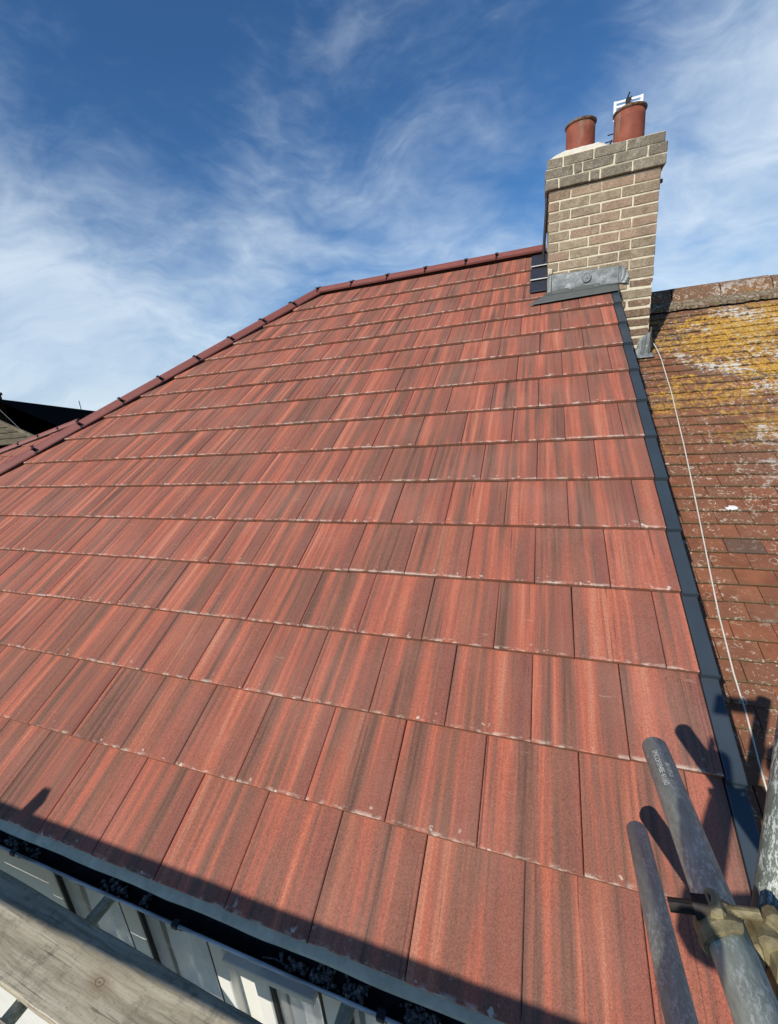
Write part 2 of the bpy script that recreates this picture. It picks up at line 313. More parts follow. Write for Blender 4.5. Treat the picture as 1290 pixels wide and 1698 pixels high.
b = mt.node_tree.nodes['Principled BSDF']; b.inputs['Base Color'].default_value = (1, 1, 1, 1); b.inputs['Roughness'].default_value = .03
b.inputs['Transmission Weight'].default_value = .9; b.inputs['IOR'].default_value = 1.1; M['glass'] = mt

# ------------------------------------------------------------------ builders
WL = {}                                            # world location of every empty / object used as parent
def thing(name, label, cat, loc=(0, 0, 0), group=None, kind=None):
    o = bpy.data.objects.new(name, None); COL.objects.link(o); o.location = loc; o.empty_display_size = .1
    o['label'] = label; o['category'] = cat
    if group: o['group'] = group
    if kind: o['kind'] = kind
    WL[o.name] = Vector(loc); return o
def link(name, me, parent=None, loc=(0, 0, 0), rot=(0, 0, 0), label=None, cat=None, group=None, kind=None):
    o = bpy.data.objects.new(name, me); COL.objects.link(o); loc = Vector(loc); WL[o.name] = loc
    if parent: o.parent = parent; o.location = loc - WL[parent.name]
    else: o.location = loc
    o.rotation_euler = rot
    for k, v in (('label', label), ('category', cat), ('group', group), ('kind', kind)):
        if v: o[k] = v
    return o
def mesh(name, vs, fs, mat, smooth=False):
    me = bpy.data.meshes.new(name); me.from_pydata([tuple(v) for v in vs], [], fs); me.materials.append(mat)
    if smooth:
        for p in me.polygons: p.use_smooth = True
    me.update(); return me
class MB:
    def __init__(s): s.v = []; s.f = []
    def add(s, vs, fs):
        k = len(s.v); s.v += [Vector(v) for v in vs]; s.f += [tuple(i + k for i in f) for f in fs]; return s
    def box(s, a, b, ch=0.0, mtx=None):
        x0, y0, z0 = a; x1, y1, z1 = b
        if ch <= 0:
            vs = [(x0, y0, z0), (x1, y0, z0), (x1, y1, z0), (x0, y1, z0), (x0, y0, z1), (x1, y0, z1), (x1, y1, z1), (x0, y1, z1)]
            fs = [(0, 3, 2, 1), (4, 5, 6, 7), (0, 1, 5, 4), (1, 2, 6, 5), (2, 3, 7, 6), (3, 0, 4, 7)]
        else:
            bm = bmesh.new(); bmesh.ops.create_cube(bm, size=1)
            for v in bm.verts: v.co = Vector(((x0 + x1) / 2 + v.co.x * (x1 - x0), (y0 + y1) / 2 + v.co.y * (y1 - y0), (z0 + z1) / 2 + v.co.z * (z1 - z0)))
            bmesh.ops.bevel(bm, geom=bm.edges[:], offset=ch, segments=1, affect='EDGES')
            bm.verts.index_update(); vs = [v.co.copy() for v in bm.verts]; fs = [tuple(v.index for v in f.verts) for f in bm.faces]; bm.free()
        if mtx: vs = [mtx @ Vector(v) for v in vs]
        return s.add(vs, fs)
    def tube(s, pts, r, seg=12, cap=True, r2=None):
        pts = [Vector(p) for p in pts]; n = len(pts); rings = []
        up = None
        for i, p in enumerate(pts):
            d = (pts[min(i + 1, n - 1)] - pts[max(i - 1, 0)]).normalized()
            if up is None: up = Vector((0, 0, 1)) if abs(d.z) < .9 else Vector((1, 0, 0))
            a = d.cross(up).normalized(); b = a.cross(d).normalized(); up = b
            rr = r if r2 is None else r + (r2 - r) * i / (n - 1)
            rings.append([p + (a * math.cos(t) + b * math.sin(t)) * rr for t in [2 * math.pi * k / seg for k in range(seg)]])
        vs = [v for R_ in rings for v in R_]
        fs = [(i * seg + k, i * seg + (k + 1) % seg, (i + 1) * seg + (k + 1) % seg, (i + 1) * seg + k) for i in range(n - 1) for k in range(seg)]
        if cap: fs += [tuple(range(seg))[::-1], tuple((n - 1) * seg + k for k in range(seg))]
        return s.add(vs, fs)
    def lathe(s, prof, c=(0, 0, 0), seg=28):
        vs = []; n = len(prof)
        for k in range(seg):
            t = 2 * math.pi * k / seg
            vs += [(c[0] + r * math.cos(t), c[1] + r * math.sin(t), c[2] + z) for r, z in prof]
        fs = [(k * n + i, ((k + 1) % seg) * n + i, ((k + 1) % seg) * n + i + 1, k * n + i + 1) for k in range(seg) for i in range(n - 1)]
        return s.add(vs, fs)
    def obj(s, name, mat, parent=None, org=None, smooth=False, **kw):
        if org is None: org = WL[parent.name] if parent else Vector((0, 0, 0))
        org = Vector(org)
        me = mesh(name, [v - org for v in s.v], s.f, mat, smooth)
        return link(name, me, parent, org, **kw)
def inset(poly, d):
    n = len(poly); out = []
    for i in range(n):
        p0, p1, p2 = Vector(poly[i - 1]), Vector(poly[i]), Vector(poly[(i + 1) % n])
        e1 = (p1 - p0).normalized(); e2 = (p2 - p1).normalized()
        n1 = Vector((-e1.y, e1.x)); n2 = Vector((-e2.y, e2.x)); k = 1 + n1.dot(n2)
        out.append(p1 + (n1 + n2) * (d / max(k, .3)))
    return out
def clip(poly, a, b, c):                            # keep a*x+b*y<=c
    out = []
    for i in range(len(poly)):
        p, q = poly[i], poly[(i + 1) % len(poly)]; fp = a * p[0] + b * p[1] - c; fq = a * q[0] + b * q[1] - c
        if fp <= 0: out.append(p)
        if fp * fq < 0: t = fp / (fp - fq); out.append((p[0] + (q[0] - p[0]) * t, p[1] + (q[1] - p[1]) * t))
    return out
def slab(poly, t, ch=0.0018):
    """counter-clockwise polygon, top at z=0, chamfered rim, underside at -t"""
    n = len(poly); top = inset(poly, ch)
    vs = [(*p, 0) for p in top] + [(p[0], p[1], -ch) for p in poly] + [(p[0], p[1], -t) for p in poly]
    fs = [tuple(range(n)), tuple(range(3 * n - 1, 2 * n - 1, -1))]
    for i in range(n):
        j = (i + 1) % n; fs += [(i, n + i, n + j, j), (n + i, 2 * n + i, 2 * n + j, n + j)]
    return vs, fs
def rows(poly): return [tuple(p) for p in poly]
AL = rad(31); CA, SA = math.cos(AL), math.sin(AL); TW = 0.29617
def onroof(u, v, n=0.0): return Vector((u, v * CA - n * SA, v * SA + n * CA))
# ================================================================== GROUND
g = MB(); g.add([(-600, -600, -5.3), (600, -600, -5.3), (600, 900, -5.3), (-600, 900, -5.3)], [(0, 1, 2, 3)])
g.obj('ground', M['grass'], kind='structure')
# ================================================================== MAIN HOUSE
house = thing('retiled_house', 'house in the foreground with newly laid streaky red concrete tile roof', 'house', (-3.0, 4.6, -5.3))
NV = [0.004, 0.329, 0.650, 0.968, 1.290, 1.616, 1.941, 2.268, 2.606, 2.946, 3.285, 3.60, 3.935, 4.25, 4.60, 4.94]
T = 0.019; TS = 0.023; GAUGE = 0.333
def hipx(v): return -5.25 + (v - 2.096) * 0.6548
full = mesh('roof_tile', *slab([(-TW / 2 + .0012, 0), (TW / 2 - .0012, 0), (TW / 2 - .0012, .41), (-TW / 2 + .0012, .41)], T, .0028), M['tile'])
HALFCH = (-0.49, 3.64)
ntile = 0
for n, v in enumerate(NV):
    top = NV[n + 1] if n + 1 < len(NV) else 5.30
    gau = top - v; tilt = math.atan(TS / gau)
    off = 0.83 if n % 2 == 0 else 0.33
    js = [0.0] + [-(off + k) * TW - (.008 if n == 0 else 0) for k in range(26)]
    for a, b in zip(js[1:], js[:-1]):
        if b < hipx(v) - .02: continue
        xa = a; y1 = .41 if n < 15 else .40
        poly = [(a + .0012, 0), (b - .0012, 0), (b - .0012, y1), (a + .0012, y1)]
        cut = b - a < TW * .99
        if hipx(v + y1) - .03 > a:
            poly = clip(poly, -1, 0.6548, -(hipx(v) - .03)); cut = True
        if n >= 12:                                 # chimney cuts the upper courses
            yb = (3.627 / CA) - v
            if yb < y1:
                if a > -.50 : poly = [p for p in clip(poly, 0, 1, yb - .002)] if yb > .02 else []; cut = True
                elif b > -.495: poly = clip(poly, 1, 0, -.497) if yb < .05 else poly; cut = True
        if len(poly) < 3: continue
        ar = sum(poly[i][0] * poly[(i + 1) % len(poly)][1] - poly[(i + 1) % len(poly)][0] * poly[i][1] for i in range(len(poly))) / 2
        if ar < .004: continue
        cx = (a + b) / 2
        if cut:
            if cut and n >= 12 and b > -.495: cx = min(cx, b)
            me = mesh('roof_tile', *slab([(p[0] - cx, p[1]) for p in poly], T, .0022), M['tile'])
        else: me = full
        jit = random.uniform(-.0014, .0014)
        link('roof_tile', me, house, onroof(cx, v + random.uniform(-.002, .002), jit), (AL - tilt + random.uniform(-.0025, .0025), random.uniform(-.0040, .0040), random.uniform(-.0025, .0025)))
        ntile += 1
# felt and battens under the tiles, and the rest of the roof
u_ = MB()
Pe = lambda u, v, n: onroof(u, v, n)
apexv = 5.45; hx0, hx1 = hipx(0) - .15, hipx(apexv) - .1
rz = apexv * SA; ry = apexv * CA
u_.add([Pe(-.03, .05, -.055), Pe(hx0 + .1, .05, -.055), Pe(hx1 + .05, apexv - .05, -.055), Pe(-.03, apexv - .05, -.055)], [(0, 3, 2, 1)])
u_.obj('roofing_felt', M['underlay'], house)
bk = MB()
bk.add([(0, ry, rz - .03), (hx1, ry, rz - .03), (hx0, 2 * ry, 0), (0, 2 * ry, 0)], [(0, 1, 2, 3)])
bk.add([(hx1, ry, rz - .03), (hx0, 0, -.03), (hx0, 2 * ry, -.03)], [(0, 1, 2)])
bk.obj('rear_roof_slope', M['ridge'], house)

# --- ridge and hip tiles (angled, with black union clips)
def capmesh(L, r=.116, rise=.056, t=.014):
    prof = [(-r, -.012), (-r * .62, rise * .62), (-.028, rise), (.028, rise), (r * .62, rise * .62), (r, -.012)]
    inner = [(x * .93, z - t) for x, z in prof]
    ring = prof + inner[::-1]; n = len(ring)
    vs = [(x, 0, z) for x, z in ring] + [(x, L, z) for x, z in ring]
    fs = [(i, n + i, n + (i + 1) % n, (i + 1) % n) for i in range(n)]
    m_ = len(prof)
    for i in range(m_ - 1):
        fs.append((i, i + 1, n - 2 - i, n - 1 - i)); fs.append((n + i, 2 * n - 1 - i, 2 * n - 2 - i, n + i + 1))
    return vs, fs
def run(p0, p1, segs, upv, name, parent, mat, clipmat, roll=True, r=.116, rise=.056, rolldrop=.030):
    d = (p1 - p0).normalized(); side = d.cross(upv).normalized(); up = side.cross(d).normalized()
    mtx = Matrix((side, d, up)).transposed().to_euler()
    pos = 0
    for L in segs:
        o = link(name, mesh(name, *capmesh(L - .006, r, rise), mat), parent, p0 + d * pos + up * random.uniform(0, .002), (mtx[0] + random.uniform(-.003, .003), mtx[1], mtx[2] + random.uniform(-.003, .003)))
        c_ = MB()
        cv, cf = capmesh(.020, r + .004, rise + .005, .006); c_.add([(x, y - .010, z + .002) for x, y, z in cv], cf)
        c_.box((-.016, -.014, rise), (.016, .012, rise + .013))
        c_.box((r * .62, -.014, rise * .55), (r * .98, .012, rise * .55 + .012))
        link('union_clip', mesh('union_clip', c_.v, c_.f, clipmat), parent, p0 + d * pos, mtx)
        pos += L
    if roll:
        k = MB(); tot = pos
        k.add([(-r * .97, 0, -.004), (-r * .97, 0, -rolldrop), (-r * .5, 0, -rolldrop + .03), (r * .5, 0, -rolldrop + .03), (r * .97, 0, -rolldrop), (r * .97, 0, -.004),
               (-r * .97, tot, -.004), (-r * .97, tot, -rolldrop), (-r * .5, tot, -rolldrop + .03), (r * .5, tot, -rolldrop + .03), (r * .97, tot, -rolldrop), (r * .97, tot, -.004)],
              [(i, i + 1, i + 7, i + 6) for i in range(5)] + [(0, 6, 11, 5)])
        link('ventilating_roll', mesh('ventilating_roll', k.v, k.f, M['black']), parent, p0, mtx)
# centre lines sit a little beyond the measured lower edges
hipdir = (onroof(hipx(5.0), 5.0) - onroof(hipx(1.0), 1.0)).normalized()
upn = Vector((-.30, -.36, .88)).normalized()
sidev = hipdir.cross(upn).normalized()
base = onroof(hipx(0), 0) - sidev * .112 + upn * .022
top_ = onroof(hipx(5.40), 5.40) - sidev * .112 + upn * .022
L_ = (top_ - base).length; ns = int(L_ / .45); first = L_ - ns * .45
run(base, top_, [first] + [.45] * ns, upn, 'hip_tile', house, M['ridge'], M['black'], rolldrop=.024)
ridge_y, ridge_z = 5.452 * CA, 5.452 * SA + .0
xs = [-3.17, -2.71, -2.25, -1.79, -1.33, -1.0, -.495]
run(Vector((xs[0], ridge_y, ridge_z - .024)), Vector((xs[-1], ridge_y, ridge_z - .024)), [b - a for a, b in zip(xs[:-1], xs[1:])], Vector((0, 0, 1)), 'ridge_tile', house, M['ridge'], M['black'], rolldrop=.014)

# --- dry verge units stepping up the right-hand edge
for n, v in enumerate(NV[:13]):
    top = NV[n + 1]; L = top - v + (.05 if n < 12 else -.06)
    ve = MB(); ve.box((0, -.012, -.024), (.050, L, 0), .003); ve.box((.046, -.012, -.105), (.050, L, -.002)); ve.box((0.0, -.0135, -.030), (.052, -.010, .002))
    link('verge_unit', mesh('verge_unit', ve.v, ve.f, M['verge']), house, onroof(0.002, v, .003), (AL - math.atan(.021 / .33), 0, 0))
# --- party wall up-stand below the verge, front wall, soffit and gable
wl = MB()
wl.add([(.034, .10, -5.3), (.034, .10, -.05), (.034, ry, rz - .12), (.034, ry, -5.3)], [(0, 3, 2, 1)])
wl.obj('party_wall', M['darkbrick'], house)

# ================================================================== FRONT WALL + WINDOWS
WY = .12
def wallpiece(x0, x1, z0, z1, mat=M['render'], nm='front_wall', y0=WY, y1=WY + .25):
    MB().box((x0, y0, z0), (x1, y1, z1)).obj(nm, mat, house)
wins = [(-2.62, -1.62, -1.75, -.165), (-1.50, -.62, -1.75, -.165)]
wallpiece(-6.5, -2.62, -5.3, -.10); wallpiece(-.62, .03, -5.3, -.10); wallpiece(-1.62, -1.50, -5.3, -.165)
wallpiece(-2.62, -.62, -.165, -.10); wallpiece(-2.62, -1.62, -5.3, -1.75); wallpiece(-1.50, -.62, -5.3, -1.75)
MB().box((-6.6, .055, -.15), (.03, .085, -.028)).obj('fascia_board', M['soffit'], house)
MB().box((-6.6, .085, -.16), (.03, WY + .01, -.148)).obj('soffit_board', M['soffit'], house)
for wi, (x0, x1, z0, z1) in enumerate(wins):
    wn = MB(); fy0, fy1 = WY - .035, WY + .04
    wn.box((x0, fy0, z0), (x0 + .065, fy1, z1), .004); wn.box((x1 - .065, fy0, z0), (x1, fy1, z1), .004)
    wn.box((x0 + .0655, fy0 + .001, z1 - .065), (x1 - .0655, fy1, z1), .004); wn.box((x0 + .0655, fy0 + .001, z0), (x1 - .0655, fy1, z0 + .07), .004)
    mx = x0 + (.52 if wi == 0 else .34)
    wn.box((mx - .045, fy0 + .002, z0 + .0705), (mx + .045, fy1, z1 - .0655), .004)
    fr = wn.obj('window', M['upvc'], house)
    for a, b in ((x0 + .065, mx - .045), (mx + .045, x1 - .065)):
        gk = MB(); q0, q1 = z0 + .07, z1 - .065; gw = .014
        gk.box((a, fy0 + .006, q0), (a + gw, fy0 + .02, q1)); gk.box((b - gw, fy0 + .006, q0), (b, fy0 + .02, q1))
        gk.box((a + gw, fy0 + .0065, q1 - gw), (b - gw, fy0 + .02, q1)); gk.box((a + gw, fy0 + .0065, q0), (b - gw, fy0 + .02, q0 + gw))
        gk.obj('window_gasket', M['black'], fr)
        MB().box((a + .001, fy0 + .022, q0 + .001), (b - .001, fy0 + .026, q1 - .001)).obj('window_pane', M['glass'], fr)
        cu = MB(); nx = 60; vs = []; fs = []
        for i in range(nx + 1):
            x = a + (b - a) * i / nx; yy = WY + .06 + .016 * math.sin(i * .55 + wi * 2 + math.sin(i * .21) * 2)
            for j in range(9):
                z = q1 + (q0 - q1) * j / 8; vs.append((x, yy + .010 * math.sin(i * .3 + j * 1.1), z))
        for i in range(nx):
            for j in range(8): fs.append((i * 9 + j, i * 9 + j + 1, i * 9 + j + 10, i * 9 + j + 9))
        cu.add(vs, fs); cu.obj('curtain', M['curtain'], fr, smooth=True)
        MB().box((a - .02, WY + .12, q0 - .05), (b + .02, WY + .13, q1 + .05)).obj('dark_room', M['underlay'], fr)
    MB().box((x0 - .04, WY - .10, z0 - .03), (x1 + .04, WY - .036, z0 + .002), .004).obj('window_sill', M['upvc'], fr)
# hood over the second window
MB().box((-1.60, WY - .060, -.455), (-1.22, WY - .002, -.425), .003).obj('window_hood', M['upvc'], house)

# ================================================================== EAVES TRAY + GUTTER
tr = MB(); N = 120; vs = []; fs = []
for i in range(N + 1):
    x = -6.6 + 6.63 * i / N; wv = .002 * math.sin(i * .9) + random.uniform(-.0012, .0012)
    vs += [(x, .09, .020), (x, .022, -.024 + wv * .4), (x, -.003 + wv * .3, -.040 + wv), (x, -.005 + wv * .3, -.052 + wv)]
for i in range(N):
    for j in range(3): k = i * 4 + j; fs.append((k, k + 1, k + 5, k + 4))
tr.add(vs, fs); tr.obj('eaves_tray', M['tray'], house, smooth=False)
def gz(x): return -.058 - .008 * (x + 2.6)
gt = thing('gutter', 'black half-round plastic gutter along the eaves below the new red tiles', 'gutter', (-1.5, 0, -.12))
NS = 14; gm = MB(); vs = []; fs = []; GR = .049; GY = .004
st = [-6.6 + i * .3315 for i in range(21)]
for x in st:
    for k in range(NS + 1):
        t = math.pi * k / NS; vs.append((x, GY - GR * math.cos(t), gz(x) - GR * math.sin(t)))
    for k in range(NS, -1, -1):
        t = math.pi * k / NS; vs.append((x, GY - (GR + .003) * math.cos(t), gz(x) - (GR + .003) * math.sin(t)))
q = 2 * (NS + 1)
for i in range(len(st) - 1):
    for k in range(q): fs.append((i * q + k, i * q + (k + 1) % q, (i + 1) * q + (k + 1) % q, (i + 1) * q + k))
gm.add(vs, fs); gm.obj('gutter_trough', M['gutter'], gt, smooth=False)
lp = MB(); lp.tube([(x, GY - GR - .004, gz(x) + .003) for x in st], .0052, 8); lp.obj('gutter_lip', M['lip_glare'], gt, smooth=True)
for x in (-5.4, -4.45, -3.4, -2.40, -1.60, -.90, -.12):
    br = MB(); pts = []
    for k in range(13):
        t = math.pi * k / 12; pts.append((GY - (GR + .007) * math.cos(t), gz(x) - (GR + .007) * math.sin(t)))
    for (ya, za), (yb, zb) in zip(pts[:-1], pts[1:]):
        br.add([(x - .012, ya, za), (x + .012, ya, za), (x + .012, yb, zb), (x - .012, yb, zb)], [(0, 1, 2, 3)])
    br.box((x - .012, GY - GR - .013, gz(x) - .004), (x + .012, GY - GR + .010, gz(x) + .012), .002)
    br.box((x - .011, GY + GR + .001, gz(x) - .006), (x + .011, GY + GR + .012, gz(x) + .004), .002)
    bo_ = br.obj('gutter_bracket', M['black'], gt)
    MB().box((x - .010, GY + GR - .050, gz(x) + .002), (x + .012, GY + GR - .028, gz(x) + .012), .002).obj('bracket_clip', M['black'], bo_)
sl_ = MB()
for (xc, sp, cnt) in ((-2.50, .06, 50), (-2.36, .03, 14), (-1.93, .045, 34), (-1.78, .03, 16), (-1.19, .03, 26), (-1.10, .035, 60), (-1.00, .03, 50), (-.80, .05, 90), (-3.1, .2, 40), (-.62, .04, 26)):
    for _ in range(cnt):
        x = random.gauss(xc, sp * .6); y = GY - .012 + random.gauss(0, .011); r = random.uniform(.003, .0085)
        z = gz(x) - math.sqrt(max(0, GR ** 2 - (y - GY) ** 2)) + r * .6 + max(0, random.gauss(.008, .008))
        bm = bmesh.new(); bmesh.ops.create_icosphere(bm, subdivisions=1, radius=r)
        for vv in bm.verts: vv.co = vv.co * random.uniform(.7, 1.35) + Vector((x, y, z))
        bm.verts.index_update(); sl_.add([vv.co.copy() for vv in bm.verts], [tuple(a.index for a in f.verts) for f in bm.faces]); bm.free()
sl_.obj('gutter_silt', M['silt'], None, (-1.5, 0, -.1), label='clumps of dry moss and silt lying in the black gutter', cat='moss', kind='stuff')
tw = MB(); tw.tube([(-1.30, -.018, gz(-1.3) - .040), (-1.26, -.012, gz(-1.26) - .036), (-1.21, -.014, gz(-1.21) - .042)], .0022, 6); tw.obj('twig', M['silt'], None, (-1.26, 0, -.11), label='thin dry twig lying in the gutter beside the moss clumps', cat='twig')

# ================================================================== NEIGHBOUR'S OLD ROOF
DZ = -.58
nb = thing('neighbouring_house', 'neighbouring house on the right with old clay tile roof crusted in yellow and white lichen', 'house', (2.5, 4.6, -5.3))
def onb(u, v, n=0.0): return Vector((u, v * CA - n * SA, DZ + v * SA + n * CA))
cw, ct = .1662, .0115
cl = []
for k in range(4):
    b_ = slab([(-cw / 2 + .0012, 0), (cw / 2 - .0012, random.uniform(-.0015, .0015)), (cw / 2 - .0012, .20), (-cw / 2 + .0012, .20)], ct, .0022)
    cl.append(mesh('clay_tile', *b_, M['clay']))
rest = MB(); cnt = 0
rs = random.Random(3)
for k in range(-23, 26):
    v = 2.5823 - .1004 * k
    base_ = .411 if k % 2 == 0 else .490
    m0 = int((base_ - .04) / .1665)
    for mI in range(-m0 - 1, 14):
        a = base_ + .1665 * mI; b = a + .1665
        if a < .036: a = .036
        if b - a < .03 or a > 2.45: continue
        inview = a < .16 + .285 * v and v > .35
        hide = v * CA > 3.60 and b < .32 and v * CA < 4.75
        if hide: continue
        loc = onb((a + b) / 2, v + rs.uniform(-.003, .003), rs.uniform(-.001, .0015)); tilt = math.atan(.0165 / .1004)
        rot = (AL - tilt + rs.uniform(-.012, .016), rs.uniform(-.012, .012), rs.uniform(-.010, .010))
        if rs.random() < .02: rot = (rot[0], rot[1] + rs.choice((-.03, .03)), rot[2] + .03)
        if b - a < .16: me = mesh('clay_tile', *slab([(-(b - a) / 2 + .001, 0), ((b - a) / 2 - .001, 0), ((b - a) / 2 - .001, .2), (-(b - a) / 2 + .001, .2)], ct, .002), M['clay'])
        else: me = cl[rs.randrange(4)]
        if inview and cnt < 298: link('clay_tile', me, nb, loc, rot); cnt += 1
        else:
            mt4 = Matrix.Translation(loc) @ Euler(rot).to_matrix().to_4x4()
            rest.add([mt4 @ vv.co for vv in me.vertices], [tuple(p.vertices) for p in me.polygons])
rest.obj('clay_tiles_beyond', M['clay'], nb, kind='stuff')
print('tiles', ntile, cnt)
ud = MB(); ud.add([onb(.035, 0, -.03), onb(6, 0, -.03), onb(6, 4.98, -.03), onb(.035, 4.98, -.03)], [(0, 1, 2, 3)])
ud.add([onb(.035, 4.98, -.03), onb(6, 4.98, -.03), (6, 9.2, -.3), (.035, 9.2, -.3)], [(0, 1, 2, 3)])
ud.obj('roof_underside', M['underlay'], nb)
MB().add([onb(2.45, 0, .0), onb(6, 0, .0), onb(6, 4.98, .0), onb(2.45, 4.98, .0)], [(0, 1, 2, 3)]).obj('roof_slope', M['clay'], nb)
MB().box((.036, .30, -5.3), (6, .55, -.40)).obj('front_wall', M['darkbrick'], nb)
ry2 = 4.53; rz2 = 4.53 * SA / CA + DZ - .035
xr = [.33, .62, 1.0, 1.38, 1.76, 2.14, 2.52, 2.9]
for a, b in zip(xr[:-1], xr[1:]):
    vs = []; fs = []; sg = 10; ex = b - a - .012
    for i, x in enumerate((0, ex)):
        for rr in (.178, .160):
            for k in range(sg + 1):
                t = math.pi * (k / sg) ; vs.append((x, -rr * math.cos(t), rr * math.sin(t) * .82))
    n_ = sg + 1
    for k in range(sg):
        fs += [(k, k + 1, 2 * n_ + k + 1, 2 * n_ + k), (n_ + k + 1, n_ + k, 3 * n_ + k, 3 * n_ + k + 1), (k + 1, k, n_ + k, n_ + k + 1), (2 * n_ + k, 2 * n_ + k + 1, 3 * n_ + k + 1, 3 * n_ + k)]
    link('clay_ridge_tile', mesh('clay_ridge_tile', vs, [f[::-1] for f in fs], M['clay']), nb, (a, ry2, rz2 - .035 + random.uniform(-.003, .003)), (0, random.uniform(-.008, .008), random.uniform(-.008, .008)))
bd = MB(); vs = []; fs = []; N = 160
for i in range(N + 1):
    x = .33 + 2.7 * i / N; e = random.uniform(-.010, .008) + .006 * math.sin(i * .37)
    vs += [onb(x, 5.000 + e, .004), onb(x, 5.008 + e, .024 + random.uniform(0, .006)), onb(x, 5.05, .036 + random.uniform(0, .008)), onb(x, 5.25, .05)]
for i in range(N):
    for j in range(3): k = i * 4 + j; fs.append((k, k + 4, k + 5, k + 1))
bd.add(vs, fs); bd.obj('mortar_bedding', M['bedding'], nb)

dp = MB(); r_ = random.Random(5); vs = [onb(.495, 2.492, .012)]; k_ = 16
for i in range(k_):
    t = 2 * math.pi * i / k_; rr = r_.uniform(.6, 1.25); vs.append(onb(.495 + .028 * rr * math.cos(t), 2.492 + .017 * rr * math.sin(t), .006))
dp.add(vs, [(0, 1 + i, 1 + (i + 1) % k_) for i in range(k_)]); dp.obj('bird_dropping', M['whitep'], None, onb(.495, 2.492), label='white bird dropping splashed on the old clay tiles right of the cable', cat='dropping')
# white cable trailing down the old roof
cp = [(.335, 3.80, 1.76), (.373, 3.70, 1.665), (.385, 3.52, 1.555), (.380, 3.30, 1.425), (.378, 3.098, 1.302), (.366, 2.85, 1.15), (.352, 2.59, .997), (.337, 2.35, .85), (.319, 2.106, .705), (.304, 1.9, .58), (.291, 1.728, .478), (.276, 1.52, .353), (.268, 1.268, .202), (.272, 1.12, .113), (.267, .971, .024), (.269, .859, -.044), (.27, .6, -.2), (.27, .2, -.44)]
cb = MB(); cb.tube([(x, y - .006, z + .013) for x, y, z in cp], .0035, 8); cb.obj('cable', M['cable'], None, (.3, 2.0, .6), smooth=True, label='thin off-white cable trailing down the old lichened roof from the chimney base', cat='cable')

# ================================================================== CHIMNEY
CH = thing('chimney_stack', 'tall weathered buff brick chimney stack with two terracotta pots between the two roofs', 'chimney', (-.09, 4.2, 1.4))
X0, X1, Y0, Y1 = -.490, .305, 3.627, 4.72; PITCH = .0742; ZT = 2.955
MB().box((X0 + .005, Y0 + .005, .9), (X1 - .005, Y1, ZT + .001)).obj('mortar_core', M['mortar'], CH)
rb = random.Random(11)
def brickmesh(L, D, Hh, mat, rough=.0018, bev=.005):
    mb = MB().box((-L / 2, -D / 2, -Hh / 2), (L / 2, D / 2, Hh / 2), bev)
    return mesh('brick', [v + Vector((rb.uniform(-rough, rough), rb.uniform(-rough, rough), rb.uniform(-rough, rough))) for v in mb.v], mb.f, mat)
cache = {}
def putbrick(c, L, D, mat, bev=.005, rough=.0024, Hh=.0648):
    key = (round(L, 3), round(D, 3), mat.name, bev)
    lst = cache.setdefault(key, [])
    if len(lst) < 3: lst.append(brickmesh(L, D, Hh, mat, rough, bev))
    link('brick', rb.choice(lst), CH, c, (0, rb.uniform(-.004, .004), rb.uniform(-.006, .006)))
J = .009
nbk = 0
for k in range(1, 20):
    z = ZT - PITCH * k + .033 + .003
    jo = (.168, .393, .618) if k % 2 else (.085, .310, .535, .760)
    ed = [0] + list(jo) + [X1 - X0]
    for a, b in zip(ed[:-1], ed[1:]):
        xa, xb = X0 + a, X0 + b
        if xb - xa < .05: xb = X1; xa = xa
        if z < 2.12 and xb < .03: continue
        if z < 1.95 and xa < .0: continue
        if a == .76: continue
        if ed[-2] == .760 and b == .760: xb = X1
        er = (z < 2.30 and xa > .05) or z < 2.1
        mat = M['brickred'] if er else M['brick']
        L = xb - xa - J
        cxx = (xa + xb) / 2
        if xa <= X0 + .001: L = xb - xa - J / 2; cxx = X0 + L / 2
        if xb >= X1 - .001: L = xb - xa - J / 2; cxx = X1 - L / 2
        putbrick((cxx, Y0 + .051 + rb.uniform(-.002, .0015) + (rb.uniform(-.004, .005) if er else 0), z), L, .102, mat, .012 if er else .0045, .005 if er else .0024, .068 if er else .0648); nbk += 1
    ys = [.113, .34, .565, .79, 1.02] if k % 2 else [.113, .225, .45, .675, .90, 1.09]
    for a, b in zip(ys[:-1], ys[1:]):
        for sx, xx in ((0, X0 + .051), (1, X1 - .051)):
            if z < (Y0 + a) * SA / CA - .12 - (0.7 if sx else 0): continue
            if nbk > 262: continue
            putbrick((xx, Y0 + (a + b) / 2, z), .102, b - a - J, M['brick']); nbk += 1
# corbel: two proud courses and a slightly smaller top one
for k, (pr, jo) in enumerate((( .026, (.10, .325, .40, .625)), (.028, (.21, .275, .50, .725)), (.012, (.115, .34, .565)))):
    z = ZT + .0015 + PITCH * k + .038; xa0, xb0, ya0 = X0 - pr, X1 + pr, Y0 - pr
    MB().box((xa0 + .006, ya0 + .006, ZT + PITCH * k + (.010 if k == 0 else .0005)), (xb0 - .005, Y1 + pr, ZT + PITCH * (k + 1))).obj('corbel_mortar', M['mortar'], CH)
    ed = [0] + list(jo) + [xb0 - xa0]
    for i, (a, b) in enumerate(zip(ed[:-1], ed[1:])):
        L = b - a - J; cx = xa0 + (a + b) / 2
        if i == 0: L += J / 2; cx -= J / 4
        if i == len(ed) - 2: L += J / 2; cx += J / 4
        putbrick((cx, ya0 + .051 + rb.uniform(-.002, .002), z), L, .102, M['brickdark'], .006, .0025, .068)
    for a, b in ((.113, .40), (.40, .68), (.68, .96), (.96, 1.12)):
        for xx in (xa0 + .051, xb0 - .051): putbrick((xx, ya0 + (a + b) / 2, z), .102, b - a - J, M['brickdark'], .006, .0025, .068)
